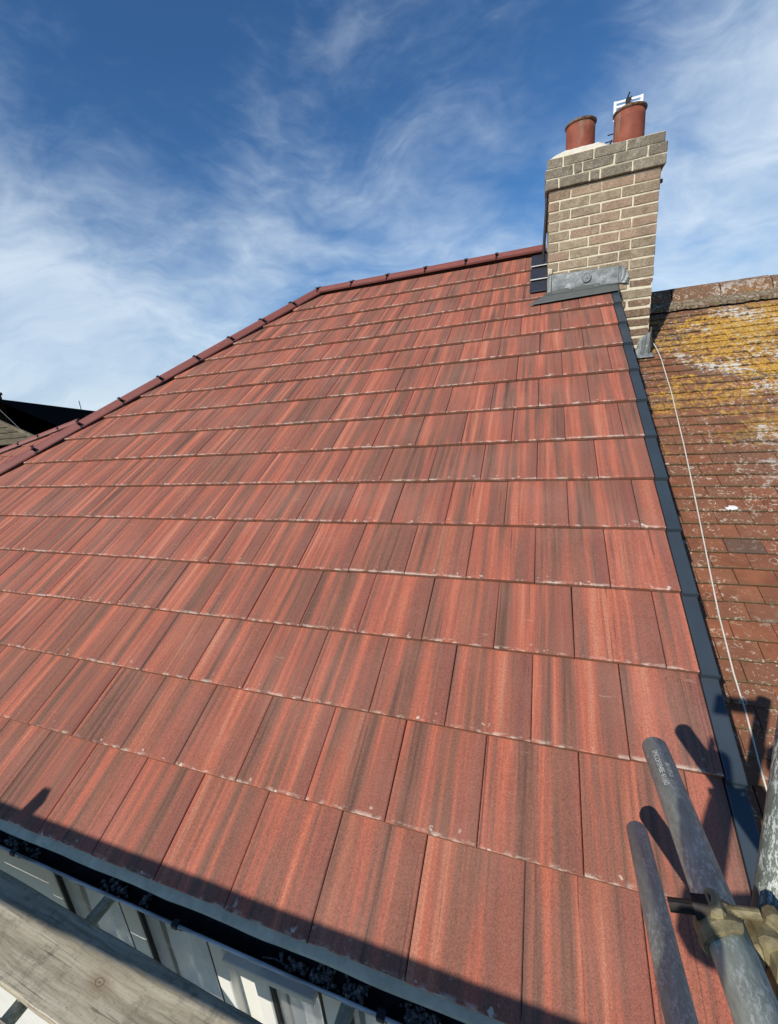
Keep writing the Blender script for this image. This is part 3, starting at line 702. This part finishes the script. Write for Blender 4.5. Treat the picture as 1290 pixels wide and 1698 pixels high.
# flaunching
fl = MB(); nx, ny = 44, 30; vs = []; fs = []; zb = ZT + 3 * PITCH - .004
for i in range(nx + 1):
    for j in range(ny + 1):
        sx, sy = i / nx, j / ny; x = X0 + .004 + (X1 - X0 - .008) * sx; y = Y0 + .002 + (Y1 - Y0 - .004) * sy
        e = min(sx * 6, (1 - sx) * 6, sy * 5, 1) ; left = 1 - max(0, min(1, (sx - .46) / .08))
        hgt = .006 + (1 - (1 - max(0, e)) ** 2) * .050 + left * .034 * min(1, sy * 14 + .75) * min(1, sx * 7 + .05)
        vs.append((x, y, zb + hgt + random.uniform(-.002, .002)))
vs2 = [(v[0], v[1], zb - .003) for v in vs]
for i in range(nx):
    for j in range(ny): k = i * (ny + 1) + j; fs.append((k, k + ny + 1, k + ny + 2, k + 1))
nn = len(vs)
for i in range(nx): k = i * (ny + 1); fs.append((nn + k, nn + k + ny + 1, k + ny + 1, k))
for j in range(ny): k = j; fs.append((k, k + 1, nn + k + 1, nn + k)); k = nx * (ny + 1) + j; fs.append((k + 1, k, nn + k, nn + k + 1))
fl.add(vs + vs2, fs); fl.obj('flaunching', M['flaunch'], CH)
# pots
for px_, lab in ((-.248, None), (.108, None)):
    r0 = .110
    prof = [(r0 - .022, .02), (r0 - .020, .25), (r0 - .010, .291), (r0 + .004, .292), (r0 + .010, .288), (r0 + .011, .280), (r0 + .008, .273), (r0 + .001, .271), (r0, .225), (r0 + .001, .10), (r0 + .004, .0), (r0 - .02, 0)]
    zc_ = ZT + 3 * PITCH + .005
    p_ = MB().lathe(prof[:2] + prof[7:], (px_, 3.885, zc_), 36).obj('chimney_pot', M['pot'], CH, smooth=True)
    MB().lathe(prof[1:8] + [prof[1]], (px_, 3.885, zc_), 36).obj('pot_rim', M['potrim'], p_, smooth=True)
MB().box((.118, 3.777, zc_ + .165), (.124, 3.784, zc_ + .225), .002).obj('paint_drip', M['whitep'], CH)

# flashings
def sheet(name, mat, pts, nx_, ny_, amp, parent=CH, thick=.004, seed=1, off=Vector((0, -1, 0)), **kw):
    """bilinear dressed sheet between four corners, dented, with thickness"""
    r = random.Random(seed); a, b, c, d = [Vector(p) for p in pts]; vs = []; fs = []
    bumps = [(r.random(), r.random(), r.uniform(-1, 1), r.uniform(.03, .09)) for _ in range(46)]
    for i in range(nx_ + 1):
        for j in range(ny_ + 1):
            s, t = i / nx_, j / ny_; p = a.lerp(b, s).lerp(d.lerp(c, s), t)
            hh = sum(k * math.exp(-(((s - x) * 1.0) ** 2 + ((t - y) * .35) ** 2) / (w_ * w_)) for x, y, k, w_ in bumps)
            vs.append(p + off * (.004 + amp * hh))
    n = len(vs); vs += [v - off * thick for v in vs]
    for i in range(nx_):
        for j in range(ny_):
            k = i * (ny_ + 1) + j; fs.append((k, k + ny_ + 1, k + ny_ + 2, k + 1)); fs.append((n + k, n + k + 1, n + k + ny_ + 2, n + k + ny_ + 1))
    rim = [i * (ny_ + 1) for i in range(nx_ + 1)] + [nx_ * (ny_ + 1) + j for j in range(1, ny_ + 1)] + [i * (ny_ + 1) + ny_ for i in range(nx_ - 1, -1, -1)] + [j for j in range(ny_ - 1, 0, -1)]
    for u, v in zip(rim, rim[1:] + rim[:1]): fs.append((v, u, n + u, n + v))
    return MB().add(vs, fs).obj(name, mat, parent, smooth=True, **kw)
yf = Y0 - .006
sheet('lead_apron', M['lead'], [(-.455, yf, 2.205), (.055, yf - .004, 2.195), (.060, yf, 2.325), (-.455, yf, 2.340)], 60, 14, .0035, seed=4)
cur = MB(); vs = []; fs = []                    # curled right-hand end of the apron
cpts = []
for i in range(13):
    t = i / 12; cpts.append((.056 + .074 * math.sin(t * math.pi / 2) , 2.325 - .125 * (1 - math.cos(t * math.pi / 2)) * 1.1))
for i in range(12):
    for j in range(1): pass
n_ = 8
for i, (x, z) in enumerate(cpts):
    for j in range(n_ + 1):
        s = j / n_; vs.append((.054 + (x - .054) * s, yf - .008 - .010 * math.sin(s * 9 + i * 1.3) * s - .006 * s, 2.20 + (z + .0 - 2.20) * s if i else 2.20 + (.125) * s))
for i in range(12):
    for j in range(n_): k = i * (n_ + 1) + j; fs.append((k, k + n_ + 1, k + n_ + 2, k + 1))
cur.add(vs, fs); cur.obj('lead_apron_curl', M['lead'], CH, smooth=True)
md = MB(); md.lathe([(0, .010), (.026, .010), (.030, .013), (.036, .013), (.038, .008), (.038, 0)], (0, 0, 0), 32)
md2 = MB(); R90 = Matrix.Rotation(rad(90), 4, 'X'); md2.add([R90 @ v + Vector((-.187, yf - .006, 2.278)) for v in md.v], md.f)
for a_ in range(3): md2.box((-.204 + .006 * a_, yf - .018, 2.268 + .006 * a_), (-.170 - .004 * a_, yf - .015, 2.272 + .006 * a_))
md2.obj('lead_roundel', M['lead'], CH, smooth=False)
sheet('lead_corner_tab', M['lead'], [(-.490, yf - .004, 2.20), (-.457, yf - .004, 2.20), (-.457, yf - .004, 2.338), (-.488, yf - .004, 2.338)], 6, 16, .003, seed=9)
sheet('lead_corner_tab', M['mortar'], [(-.488, yf - .001, 2.342), (-.452, yf - .001, 2.346), (-.452, yf - .001, 2.385), (-.486, yf - .001, 2.392)], 5, 5, .002, seed=3)
# flat grey flashing dressed over the tiles
nv = Vector((0, -SA, CA))
sheet('roof_flashing', M['flash'], [onroof(-.640, 4.085, .006), onroof(.060, 4.125, .006), onroof(.058, 4.26, .010), onroof(-.50, 4.255, .008)], 40, 6, .0010, off=nv, thick=.003, seed=2)
MB().box((-.497, Y0 - .012, 2.188), (.062, Y0 - .004, 2.222), .002).obj('flashing_upstand', M['flash'], CH)
# blue-black stepped pads with foil strips left of the stack
for i, (v0, v1) in enumerate(((4.34, 4.60), (4.61, 4.93), (4.945, 5.30))):
    p_ = MB(); a = onroof(-.64, v0, .012); rr = MB().box((0, 0, -.004), (.150, v1 - v0, .004), .002)
    mx = Matrix.Translation(a) @ Matrix.Rotation(AL - .05, 4, 'X'); p_.add([mx @ v for v in rr.v], rr.f)
    p_.obj('step_flashing', M['pad'], CH)
    if i:
        q_ = MB(); rr = MB(); vs = []
        rr.box((.0, -.016, .003), (.150, .004, .010), .002); q_.add([mx @ v for v in rr.v], rr.f); q_.obj('foil_strip', M['silver'], CH)
# lead soaker at the foot of the right-hand corner
sheet('lead_soaker', M['lead'], [(.20, yf - .006, 1.600), (.305, yf - .006, 1.575), (.318, yf - .006, 1.80), (.232, yf - .006, 1.745)], 14, 18, .006, seed=12)
sheet('lead_soaker', M['lead'], [(.312, yf - .006, 1.60), (.345, yf + .10, 1.68), (.335, yf + .10, 1.84), (.312, yf - .006, 1.83)], 8, 14, .004, seed=13, off=Vector((1, -.3, 0)))
sheet('lead_soaker', M['lead'], [onb(.20, 4.19, .018), onb(.345, 4.19, .018), onb(.350, 4.26, .02), onb(.20, 4.26, .02)], 10, 6, .004, seed=14, off=nv)
# bracket stub on the right edge and black tube added for the dark sliver of the left face
MB().lathe([(0, 0), (.022, 0), (.022, .02), (0, .02)], (.306, Y0 + .03, 2.86), 14).obj('old_fixing', M['iron'], CH)
MB().tube([(X0 - .036, 3.70, 2.46), (X0 - .034, 3.70, 2.55), (X0 - .010, 3.70, 2.951)], .012, 8).obj('dark_side_tube', M['black'], CH)

# ================================================================== AERIAL
ar_ = thing('tv_aerial', 'white slotted grid aerial with black bracket behind the right chimney pot', 'aerial', (.15, 4.3, 3.2))
pa = MB(); ax0, ax1, az0, az1, ay = .036, .262, 3.60, 3.745, 4.30
def bar(x0, x1, z0, z1, m=0.0):
    pa.box((x0, ay - .006 + m, z0), (x1, ay + .006 - m, z1), .0015)
bar(ax0, ax0 + .022, az0, az1); bar(ax1 - .022, ax1, az0, az1)
bar((ax0 + ax1) / 2 - .012, (ax0 + ax1) / 2 + .012, az0, az1, .001)
for z in (az0, az0 + .048, az0 + .093, az1 - .020): bar(ax0 + .0205, ax1 - .0205, z, z + .018, .002)
pa.obj('reflector_grid', M['whitep'], ar_)
MB().box((ax0 + .06, ay - .03, 3.655), (ax0 + .10, ay - .008, 3.675), .004).obj('white_cap', M['whitep'], ar_)
bk_ = MB(); bk_.box((.125, ay - .045, 3.62), (.160, ay - .008, 3.735), .006); bk_.tube([(.13, ay - .03, 3.72), (.150, ay - .05, 3.765)], .006, 8); bk_.tube([(.145, ay - .04, 3.70), (.168, ay - .03, 3.74)], .005, 8); bk_.tube([(.08, ay - .03, 3.668), (.14, ay - .03, 3.69)], .006, 8)
bk_.obj('clamp', M['iron'], ar_)
MB().tube([(.142, ay, 3.14), (.142, ay, 3.74)], .012, 10).obj('mast', M['iron'], ar_)
el_ = MB()
el_.tube([(-.045, 4.02, 3.215), (.0, 4.02, 3.36)], .007, 8)
for (x_, z_) in ((-.030, 3.40), (-.046, 3.352), (-.062, 3.295)): el_.tube([(x_, 4.02, z_), (.05, 4.05, z_ + .014)], .0042, 6)
el_.obj('rod_elements', M['iron'], ar_)

# ================================================================== LEFT-HAND LOWER HOUSE (red tiles, beyond the hip)
WOFF = -1.9
lw = thing('lower_red_roofed_house', 'lower house beyond the hip on the left with matching red tiles and its own hip', 'house', (-9.0, 7.5, -5.3))
hd0 = Vector((-11.69, 5.28, .96)); hd1 = Vector((-10.02, 6.27, 1.55))
sl_x = (hd1.x - hd0.x) / ((hd1.y - hd0.y) / CA)
def whip(v): return -11.69 + (v - 5.02) * sl_x
vr = 6.17
for n in range(-3, 4):
    v = 4.917 + n * .335
    top = min(v + .41, vr)
    for k in range(-8, 14):
        a = -11.6 + k * TW + (n % 2) * TW / 2; b = a + TW
        if b < whip(v) or a > -6.9: continue
        poly = [(a + .002, 0), (b - .002, 0), (b - .002, top - v), (a + .002, top - v)]
        if whip(top) > a: poly = clip(poly, -1, sl_x, -whip(v))
        if len(poly) < 3: continue
        cx = (a + b) / 2
        me = mesh('roof_tile', *slab([(p[0] - cx, p[1]) for p in poly], T, .002), M['tile'])
        link('roof_tile', me, lw, onroof(cx, v, WOFF), (AL - math.atan(T / .335), 0, random.uniform(-.002, .002)))
hdir = (hd1 - hd0).normalized(); hup = Vector((-.3, -.35, .88)).normalized(); hs = hdir.cross(hup).normalized()
s0 = hd0 - hs * .10 + hup * .03 - hdir * 1.35; run(s0, hd1, [.45] * 7, hup, 'hip_tile', lw, M['ridge'], M['black'])
rp = onroof(whip(vr) - .05, vr, WOFF)
run(hd1 + Vector((.05, .02, .0)), hd1 + Vector((3.6, .02, .0)), [.45] * 8, Vector((0, 0, 1)), 'ridge_tile', lw, M['ridge'], M['black'])
bl_ = MB(); z_e = -2.2
bl_.box((-13.5, 4.6, -5.3), (-6.9, 9.0, z_e)).obj('wall', M['darkbrick'], lw)
MB().add([onroof(-13.2, 3.8, WOFF - .06), onroof(-6.9, 3.8, WOFF - .06), onroof(-6.9, vr, WOFF - .06), onroof(whip(vr), vr, WOFF - .06), onroof(-13.2, 4.1, WOFF - .06)], [(0, 1, 2, 3, 4)]).obj('roofing_felt', M['underlay'], lw)
MB().add([(whip(vr), 6.3, 1.5), (-6.9, 6.3, 1.5), (-6.9, 11, -1.3), (-13.5, 11, -1.3)], [(0, 1, 2, 3)]).obj('rear_roof_slope', M['ridge'], lw)

# ================================================================== FAR DARK SLATE TERRACE
A_ = Vector((-27.0, 14.2, 2.89)); B_ = Vector((-85.7, 63.3, 2.89)); dd = (B_ - A_).normalized(); nrm = Vector((-dd.y, dd.x, 0)) * -1
if nrm.dot(Vector((1, 1, 0))) < 0: nrm = -nrm
A2 = A_ - dd * 1.5
dt = thing('slate_roofed_terrace', 'distant terrace on the far left with long dark slate roof in shade', 'house', (-25, 18, -5.3))
nsl = 0
LT = (B_ - A2).length
MB().add([A2, B_, B_ + nrm * 6 + Vector((0, 0, -4.2)), A2 + nrm * 6 + Vector((0, 0, -4.2))], [(0, 3, 2, 1)]).obj('front_roof_slope', M['slate'], dt)
MB().add([A2, B_, B_ - nrm * 6 + Vector((0, 0, -4.2)), A2 - nrm * 6 + Vector((0, 0, -4.2))], [(0, 1, 2, 3)]).obj('rear_roof_slope', M['slate'], dt)
MB().tube([A2 + Vector((0, 0, -.04)), B_ + Vector((0, 0, -.04))], .06, 8).obj('ridge', M['slate'], dt)
for e in (5.8,):
    wq = MB(); c0 = A2 + nrm * e + Vector((0, 0, -4.2)); c1 = B_ + nrm * e + Vector((0, 0, -4.2)); c2 = B_ - nrm * e + Vector((0, 0, -4.2)); c3 = A2 - nrm * e + Vector((0, 0, -4.2)); dn = Vector((0, 0, -4.5))
    for p, q_ in ((c0, c1), (c1, c2), (c2, c3), (c3, c0)): wq.add([p, q_, q_ + dn, p + dn], [(0, 1, 2, 3)])
    wq.obj('wall', M['darkbrick'], dt)
# vent pipe on its ridge
vp_ = Vector((-.515, -.67, 1.506)) + Vector((-20.645, 14.67, .784)) / 20 * 26.5
tv = A2 + dd * 45.0
MB().tube([tv + Vector((0, 0, -.3)), tv + Vector((0, 0, 1.15))], .11, 8).obj('vent_pipe', M['whitep'], dt)
# small chimney at its near end, with aerial
fc = thing('small_dark_chimney', 'small dark chimney on the slate roof at the left edge of view', 'chimney', (-28.6, 14.4, 2.0))
q_ = MB(); q_.box((-29.3, 13.95, 1.2), (-28.0, 14.9, 3.15), .01); q_.box((-29.36, 13.9, 3.15), (-27.95, 14.95, 3.30), .01); q_.obj('stack', M['darkbrick'], fc)
MB().lathe([(.12, 0), (.13, .20), (.16, .22), (.16, .28), (.12, .28)], (-28.3, 14.3, 3.30), 14).obj('chimney_pot', M['darkbrick'], fc, smooth=True)
ya = thing('yagi_aerial', 'thin dark yagi aerial above the small chimney on the far left', 'aerial', (-28.1, 14.3, 3.3))
q_ = MB(); q_.tube([(-28.35, 14.2, 3.2), (-28.35, 14.2, 5.0)], .03, 8); q_.obj('mast', M['iron'], ya)
q_ = MB()
for z in (4.36, 4.06):
    q_.tube([(-28.6, 14.25, z + .03), (-27.0, 14.5, z - .06)], .018, 6)
    for s in (0, .3, .6): q_.tube([(-28.1 + s, 14.0, z), (-28.0 + s, 14.7, z + .01)], .010, 5)
q_.obj('boom', M['iron'], ya)
# mossy hipped roof at the left edge
mr = thing('mossy_roofed_house', 'small house at the left edge with mossy brown tiled hip roof', 'house', (-19, 7.5, -5.3))
ap = Vector((-20.8, 9.2, 2.55)); e0 = Vector((-15.8, 8.68, .95)); e1 = Vector((-20.5, 5.2, .95))
def tri_rows(a, b, c, nrow, parent):
    """rows of small tiles on a triangular slope: apex a, eaves b-c"""
    nrm_ = (b - a).cross(c - a).normalized()
    if nrm_.z < 0: nrm_ = -nrm_
    for i in range(nrow):
        t0, t1 = i / nrow, (i + 1.15) / nrow; p0, p1 = a.lerp(b, t0), a.lerp(c, t0); q0, q1 = a.lerp(b, min(1.02, t1)), a.lerp(c, min(1.02, t1))
        nt = max(1, int((q1 - q0).length / .28))
        for j in range(nt):
            s0_, s1_ = j / nt, (j + .985) / nt
            quad = [q0.lerp(q1, s0_) + nrm_ * .05, q0.lerp(q1, s1_) + nrm_ * .05, p0.lerp(p1, s1_) + nrm_ * .015, p0.lerp(p1, s0_) + nrm_ * .015]
            lo = [v - nrm_ * .02 for v in quad]
            MB().add(quad + lo, [(0, 1, 2, 3), (7, 6, 5, 4), (0, 4, 5, 1), (1, 5, 6, 2), (2, 6, 7, 3), (3, 7, 4, 0)]).obj('roof_tile', M['mossy'], parent, quad[0])
tri_rows(ap, e0, e1, 9, mr)
MB().tube([ap + Vector((0, 0, .05)), e0 + Vector((0, 0, .05))], .07, 8).obj('hip', M['mossy'], mr)
MB().add([ap, e0, e1], [(0, 1, 2)]).obj('roofing_felt', M['underlay'], mr)
MB().box((-21.5, 6.5, -5.3), (-17.5, 8.4, .9)).obj('wall', M['darkbrick'], mr)
ow = MB(); ow.tube([(-28.0, 14.4, 3.0), (-16.15, 8.03, 2.01), (-13.70, 7.07, 1.27), (-12.2, 6.5, .8)], .006, 6); ow.obj('overhead_wire', M['galvdark'], None, (-13, 6.6, 1.5), label='thin overhead wire slanting down across the dark slate roof', cat='wire')

# ================================================================== SCAFFOLD
def board(name, c, L, wd, th, rz, lab, grp='scaffold boards', rx=0, seed=0):
    r = random.Random(seed); bm = bmesh.new(); nx = 40
    vs = []; fs = []
    prof = [(-wd / 2, -th / 2 + .003), (-wd / 2 + .003, -th / 2), (wd / 2 - .003, -th / 2), (wd / 2, -th / 2 + .003), (wd / 2, th / 2 - .004), (wd / 2 - .004, th / 2), (0, th / 2 - .001), (-wd / 2 + .004, th / 2), (-wd / 2, th / 2 - .004)]
    for i in range(nx + 1):
        x = -L / 2 + L * i / nx; o = r.uniform(-.0012, .0012)
        vs += [(x, y + o, z + r.uniform(-.0004, .0004)) for y, z in prof]
    n = len(prof)
    for i in range(nx):
        for k in range(n): fs.append((i * n + k, (i + 1) * n + k, (i + 1) * n + (k + 1) % n, i * n + (k + 1) % n))
    fs += [tuple(range(n)), tuple(nx * n + k for k in range(n))[::-1]]; bm.free()
    t = thing(name, lab, 'board', c, grp)
    t.rotation_euler = (rx, 0, rz)
    o = bpy.data.objects.new('plank', mesh('plank', vs, fs, M['board'])); COL.objects.link(o); o.parent = t
    for sx in (-1, 1):                       # galvanised end bands
        q = MB().box((sx * L / 2 - .018, -wd / 2 - .0015, -th / 2 - .0015), (sx * L / 2 + .018, wd / 2 + .0015, th / 2 + .0015), .001)
        p = bpy.data.objects.new('end_band', mesh('end_band', q.v, q.f, M['galv'])); COL.objects.link(p); p.parent = t
    return t
RZ = -math.atan(.061 / 1.396)
def bd_at(x, y, z): return (x, y, z)
ux, uy = math.cos(RZ), math.sin(RZ)
def bcen(yoff, xm=-2.25): return (xm, -.01 + (xm + 2.689) * (uy / ux) - yoff / ux, -.329)
board('scaffold_board', bcen(.1135), 3.9, .225, .038, RZ, 'grey weathered scaffold board with a knot, nearest below the gutter', seed=1)
board('scaffold_board', bcen(.1135 + .276, -3.86), 3.9, .225, .038, RZ, 'second scaffold board, cut off by the bottom left corner of the view', seed=2)
board('scaffold_board', bcen(.1135 + .640), 3.9, .225, .038, RZ, 'outer scaffold board next to the second one, behind the camera', seed=3)
board('scaffold_board', bcen(.1135 + .880), 3.9, .225, .038, RZ, 'outermost scaffold board of the walkway, behind the camera', seed=4)
# two guard boards on edge at the outer side of the walkway
board('guard_board', (-1.95, -1.2, .822), 4.4, .205, .038, 0, 'upper guard board on edge at the outer side of the walkway', 'guard boards', rx=rad(90), seed=5)
board('guard_board', (-1.95, -1.2, .612), 4.4, .205, .038, 0, 'lower guard board on edge at the outer side of the walkway', 'guard boards', rx=rad(90), seed=6)

def tubething(name, p0, p1, lab, r=.02415, grp='scaffold tubes', wall=.004, seg=28, mat='galv'):
    p0, p1 = Vector(p0), Vector(p1); d = (p1 - p0); L = d.length
    rt = d.to_track_quat('Z', 'Y').to_euler()
    vs = []; prof = [(r - wall, 0), (r - .0008, 0), (r, .0008), (r, L - .0008), (r - .0008, L), (r - wall, L)]
    mb = MB().lathe(prof, (0, 0, 0), seg)
    mb.add([(x * .999, y * .999, z) for x, y, z in [((r - wall) * math.cos(2 * math.pi * k / seg), (r - wall) * math.sin(2 * math.pi * k / seg), zz) for zz in (0, L) for k in range(seg)]], [(k, seg + k, seg + (k + 1) % seg, (k + 1) % seg) for k in range(seg)])
    o = bpy.data.objects.new(name, mesh(name, mb.v, mb.f, M[mat])); COL.objects.link(o); o.location = p0; o.rotation_euler = rt
    for p in o.data.polygons: p.use_smooth = abs(p.normal.z) < .5
    o['label'] = lab; o['category'] = 'scaffold tube'; o['group'] = grp
    return o
P1a = Vector((-.2847, .1828, .7339)); P1b = Vector((-.2938, -.2365, .8270)); d1 = (P1b - P1a).normalized()
P2a = Vector((-.2754, .2961, .3612)); P2b = Vector((-.2994, -.1346, .5091)); d2 = (P2b - P2a).normalized()
t1 = tubething('scaffold_tube', P1a, P1a + d1 * 1.5, 'upper scaffold tube with stamped lettering poking over the tiles, held by the coupler')
t2 = tubething('scaffold_tube', P2a, P2a + d2 * 1.7, 'lower scaffold tube poking over the tiles, left of the stamped one')
for i, (x, z) in enumerate(((-2.155, -.373), (-1.085, -.373), (-3.2, -.373), (-.1, -.373))):
    tubething('scaffold_tube', (x, .10, z), (x, -1.30, z), ['crosswise tube under the boards, seen through the left gap', 'crosswise tube below the gutter, seen at the bottom centre', 'crosswise tube under the far end of the boards', 'crosswise tube under the near end of the boards'][i])
for i, x in enumerate((-3.25, -1.35)):
    tubething('scaffold_tube', (x, -1.245, -5.3), (x, -1.275, .90), ['outer upright behind the camera, left one', 'outer upright behind the camera, right one'][i])
# small clip end that makes the notch in the guard board's shadow
nc = thing('board_clip', 'short board clip standing above the guard board behind the camera', 'clip', (-2.95, -1.2, .93))
MB().box((-2.99, -1.235, .90), (-2.945, -1.165, 1.01), .004).obj('clip_body', M['iron'], nc)

def atpx(px, py, dep): return CAM + (Rr * ((px - 645) / 704.14) + Rd * ((py - 849) / 704.14) + Rf) * dep
s_bot = Vector((-.22, -.15, .79)); s_top = s_bot + (Vector((-.14, .03, .92)) - s_bot) * 1.35
s_bot = s_bot - (s_top - s_bot) * .03
#STD
t3 = tubething('scaffold_tube', s_bot, s_top + (s_top - s_bot) * .0, 'dull scaffold upright at the right edge beside the coupler', mat='galvdark')
# stamped lettering wrapped on the upper tube
def lettering(text, size, along0, ang0):
    cu = bpy.data.curves.new('stamp', 'FONT'); cu.body = text; cu.size = size; cu.space_character = .92
    to = bpy.data.objects.new('tmp', cu); COL.objects.link(to); dg = bpy.context.evaluated_depsgraph_get()
    me = bpy.data.meshes.new_from_object(to.evaluated_get(dg)); bpy.data.objects.remove(to)
    bm = bmesh.new(); bm.from_mesh(me); bmesh.ops.triangulate(bm, faces=bm.faces[:]); bmesh.ops.subdivide_edges(bm, edges=[e for e in bm.edges if e.calc_length() > .004], cuts=1)
    R_ = .02415 + .0003
    for v in bm.verts:
        a = ang0 - v.co.y / R_ + random.uniform(-.004, .004); z = along0 + v.co.x
        v.co = Vector((R_ * math.cos(a), R_ * math.sin(a), z))
    bm.to_mesh(me); bm.free(); me.materials.clear(); me.materials.append(M['stamp']); return me
# find the angle of the tube side that faces the camera
mi = t1.matrix_basis.inverted() if False else (Matrix.Translation(t1.location) @ t1.rotation_euler.to_matrix().to_4x4()).inverted()
cl_ = mi @ CAM; ANG = math.atan2(cl_.y, cl_.x)
lo = bpy.data.objects.new('stamped_lettering', lettering('EMCOFS94BE 41160', .0130, .048, ANG + .30)); COL.objects.link(lo); lo.parent = t1
lo = bpy.data.objects.new('stamped_lettering', lettering('BS1139 L5', .0105, .088, ANG - .30)); COL.objects.link(lo); lo.parent = t1

# ---- coupler
cpv = P1a + d1 * .400
side = d1.cross(Vector((0, 0, 1))).normalized()
if side.dot(Rr) < 0: side = -side
upc = side.cross(d1).normalized()
if upc.z < 0: upc = -upc
MC = Matrix((side, d1, upc)).transposed().to_4x4(); MC.translation = cpv       # local x right, y towards camera, z up
cpl = thing('scaffold_coupler', 'brassy zinc-plated scaffold coupler with bolt clamped round the upper tube', 'coupler', cpv)
def loc_(mb, name, mat, smooth=False):
    q = MB().add([MC @ Vector(v) for v in mb.v], mb.f); return q.obj(name, mat, cpl, smooth=smooth)
rg = MB(); sg = 26; hw = .020
prf = [(.0248, -hw), (.0300, -hw), (.0335, -hw * .55), (.0315, 0), (.0335, hw * .55), (.0300, hw), (.0248, hw)]
vs = []; fs = []; n = len(prf); st_, en_ = rad(70), rad(395)
for k in range(sg + 1):
    t = st_ + (en_ - st_) * k / sg
    for r, y in prf: vs.append((r * math.cos(t), y * (1 - .25 * math.sin(t * 2)), r * math.sin(t)))
for k in range(sg):
    for i in range(n): fs.append((k * n + i, (k + 1) * n + i, (k + 1) * n + (i + 1) % n, k * n + (i + 1) % n))
fs += [tuple(range(n))[::-1], tuple(sg * n + i for i in range(n))]
rg.add(vs, fs); loc_(rg, 'clamp_body', M['brass'])
fp = MB()      # hinged flap with hooked end at the right
fp.box((.026, -.020, -.012), (.052, .016, .026), .006); fp.box((.040, -.026, .006), (.058, -.002, .040), .006); fp.box((.036, .004, -.030), (.060, .040, .018), .007); fp.box((.046, .030, -.060), (.074, .075, .004), .008)
loc_(fp, 'flap', M['brass'])
bt = MB(); bt.tube([(-.046, -.012, .012), (.034, -.006, .036)], .0062, 12)
for i in range(16):
    s = .50 + .5 * i / 16; c0 = Vector((-.046, -.012, .012)).lerp(Vector((.034, -.006, .036)), s); dx = (Vector((.034, -.006, .036)) - Vector((-.046, -.012, .012))).normalized()
    bt.tube([c0 - dx * .0006, c0 + dx * .0006], .0070, 12)
loc_(bt, 'bolt', M['brass'])
ntm = MB(); d_b = (Vector((.034, -.006, .036)) - Vector((-.046, -.012, .012))).normalized(); nb0 = Vector((-.046, -.012, .012))
ntm.tube([nb0 + d_b * .014, nb0 + d_b * .034], .0145, 6); ntm.tube([nb0 + d_b * .034, nb0 + d_b * .038], .0175, 16); ntm.tube([nb0 - d_b * .014, nb0 + d_b * .016], .0080, 12)
loc_(ntm, 'nut', M['iron'])
lug = MB(); lug.box((-.020, -.026, .018), (-.004, .012, .040), .005); loc_(lug, 'lug', M['brass'])

# ================================================================== PHOTOGRAPHER (stands behind the camera, throws the shadow at lower right)
pp = thing('person', 'person in dark work jacket standing on the boards holding up a phone', 'person', (-.47, -1.02, -.31))
def skin_obj(name, pts, edges, radii, mat, sub=1, parent=pp, root=0):
    me = bpy.data.meshes.new(name); me.from_pydata(pts, edges, []); ob = bpy.data.objects.new(name, me); COL.objects.link(ob)
    a = ob.modifiers.new('skin', 'SKIN'); a.use_smooth_shade = True
    for v, r in zip(me.skin_vertices[0].data, radii): v.radius = (r, r) if not isinstance(r, tuple) else r
    me.skin_vertices[0].data[root].use_root = True
    b = ob.modifiers.new('sub', 'SUBSURF'); b.levels = sub; b.render_levels = sub
    me.materials.append(mat); ob.parent = parent; ob.location = -WL[parent.name] + Vector((0, 0, 0)); return ob
bx, by, bz = -.42, -1.02, -.31
P = lambda x, y, z: (bx + x, by + y, bz + z)
pts = [P(0, 0, .93), P(0, 0, 1.10), P(0, -.01, 1.28), P(0, 0, 1.42), P(0, .01, 1.50), P(0, .03, 1.58), P(0, .03, 1.69),
       P(-.17, 0, 1.40), P(-.19, .16, 1.22), P(-.12, .30, 1.54), P(.17, 0, 1.40), P(.20, .16, 1.26), P(.02, .30, 1.54),
       P(-.10, 0, .88), P(-.11, .02, .48), P(-.12, -.02, .09), P(-.13, .12, .04), P(.10, 0, .88), P(.12, .02, .48), P(.14, -.02, .09), P(.15, .12, .04)]
edg = [(0, 1), (1, 2), (2, 3), (3, 4), (4, 5), (5, 6), (3, 7), (7, 8), (8, 9), (3, 10), (10, 11), (11, 12), (0, 13), (13, 14), (14, 15), (15, 16), (0, 17), (17, 18), (18, 19), (19, 20)]
rdi = [.15, .14, .155, .10, .055, .085, .07, .075, .05, .030, .075, .05, .030, .095, .062, .042, .038, .095, .062, .042, .038]
skin_obj('body', pts, edg, rdi, M['jacket'])
skin_obj('head', [P(0, .03, 1.56), P(0, .035, 1.63), P(0, .03, 1.71)], [(0, 1), (1, 2)], [.065, .086, .068], M['skin'])
skin_obj('hair', [P(0, .005, 1.66), P(0, .005, 1.74)], [(0, 1)], [.088, .072], M['hair'])
skin_obj('nose', [P(0, .115, 1.655), P(0, .135, 1.63)], [(0, 1)], [.008, .012], M['skin'])
for s in (-1, 1):
    skin_obj('hand', [P(s * .07 - .05, .30, 1.54), P(s * .08 - .055, .32, 1.61), P(s * .082 - .055, .33, 1.64)], [(0, 1), (1, 2)], [.026, .032, .028], M['skin'])
    for f in range(4):
        z = 1.60 + f * .019; skin_obj('finger', [P(s * .090 - .057, .32, z), P(s * .105 - .057, .333, z + .010), P(s * .090 - .057, .342, z + .012)], [(0, 1), (1, 2)], [.009, .008, .007], M['skin'])
ph = thing('phone', 'black smartphone held up in both hands', 'phone', (-.515, -.70, 1.50))
MB().box((-.595, -.705, 1.462), (-.437, -.697, 1.538), .004).obj('phone_case', M['black'], ph)
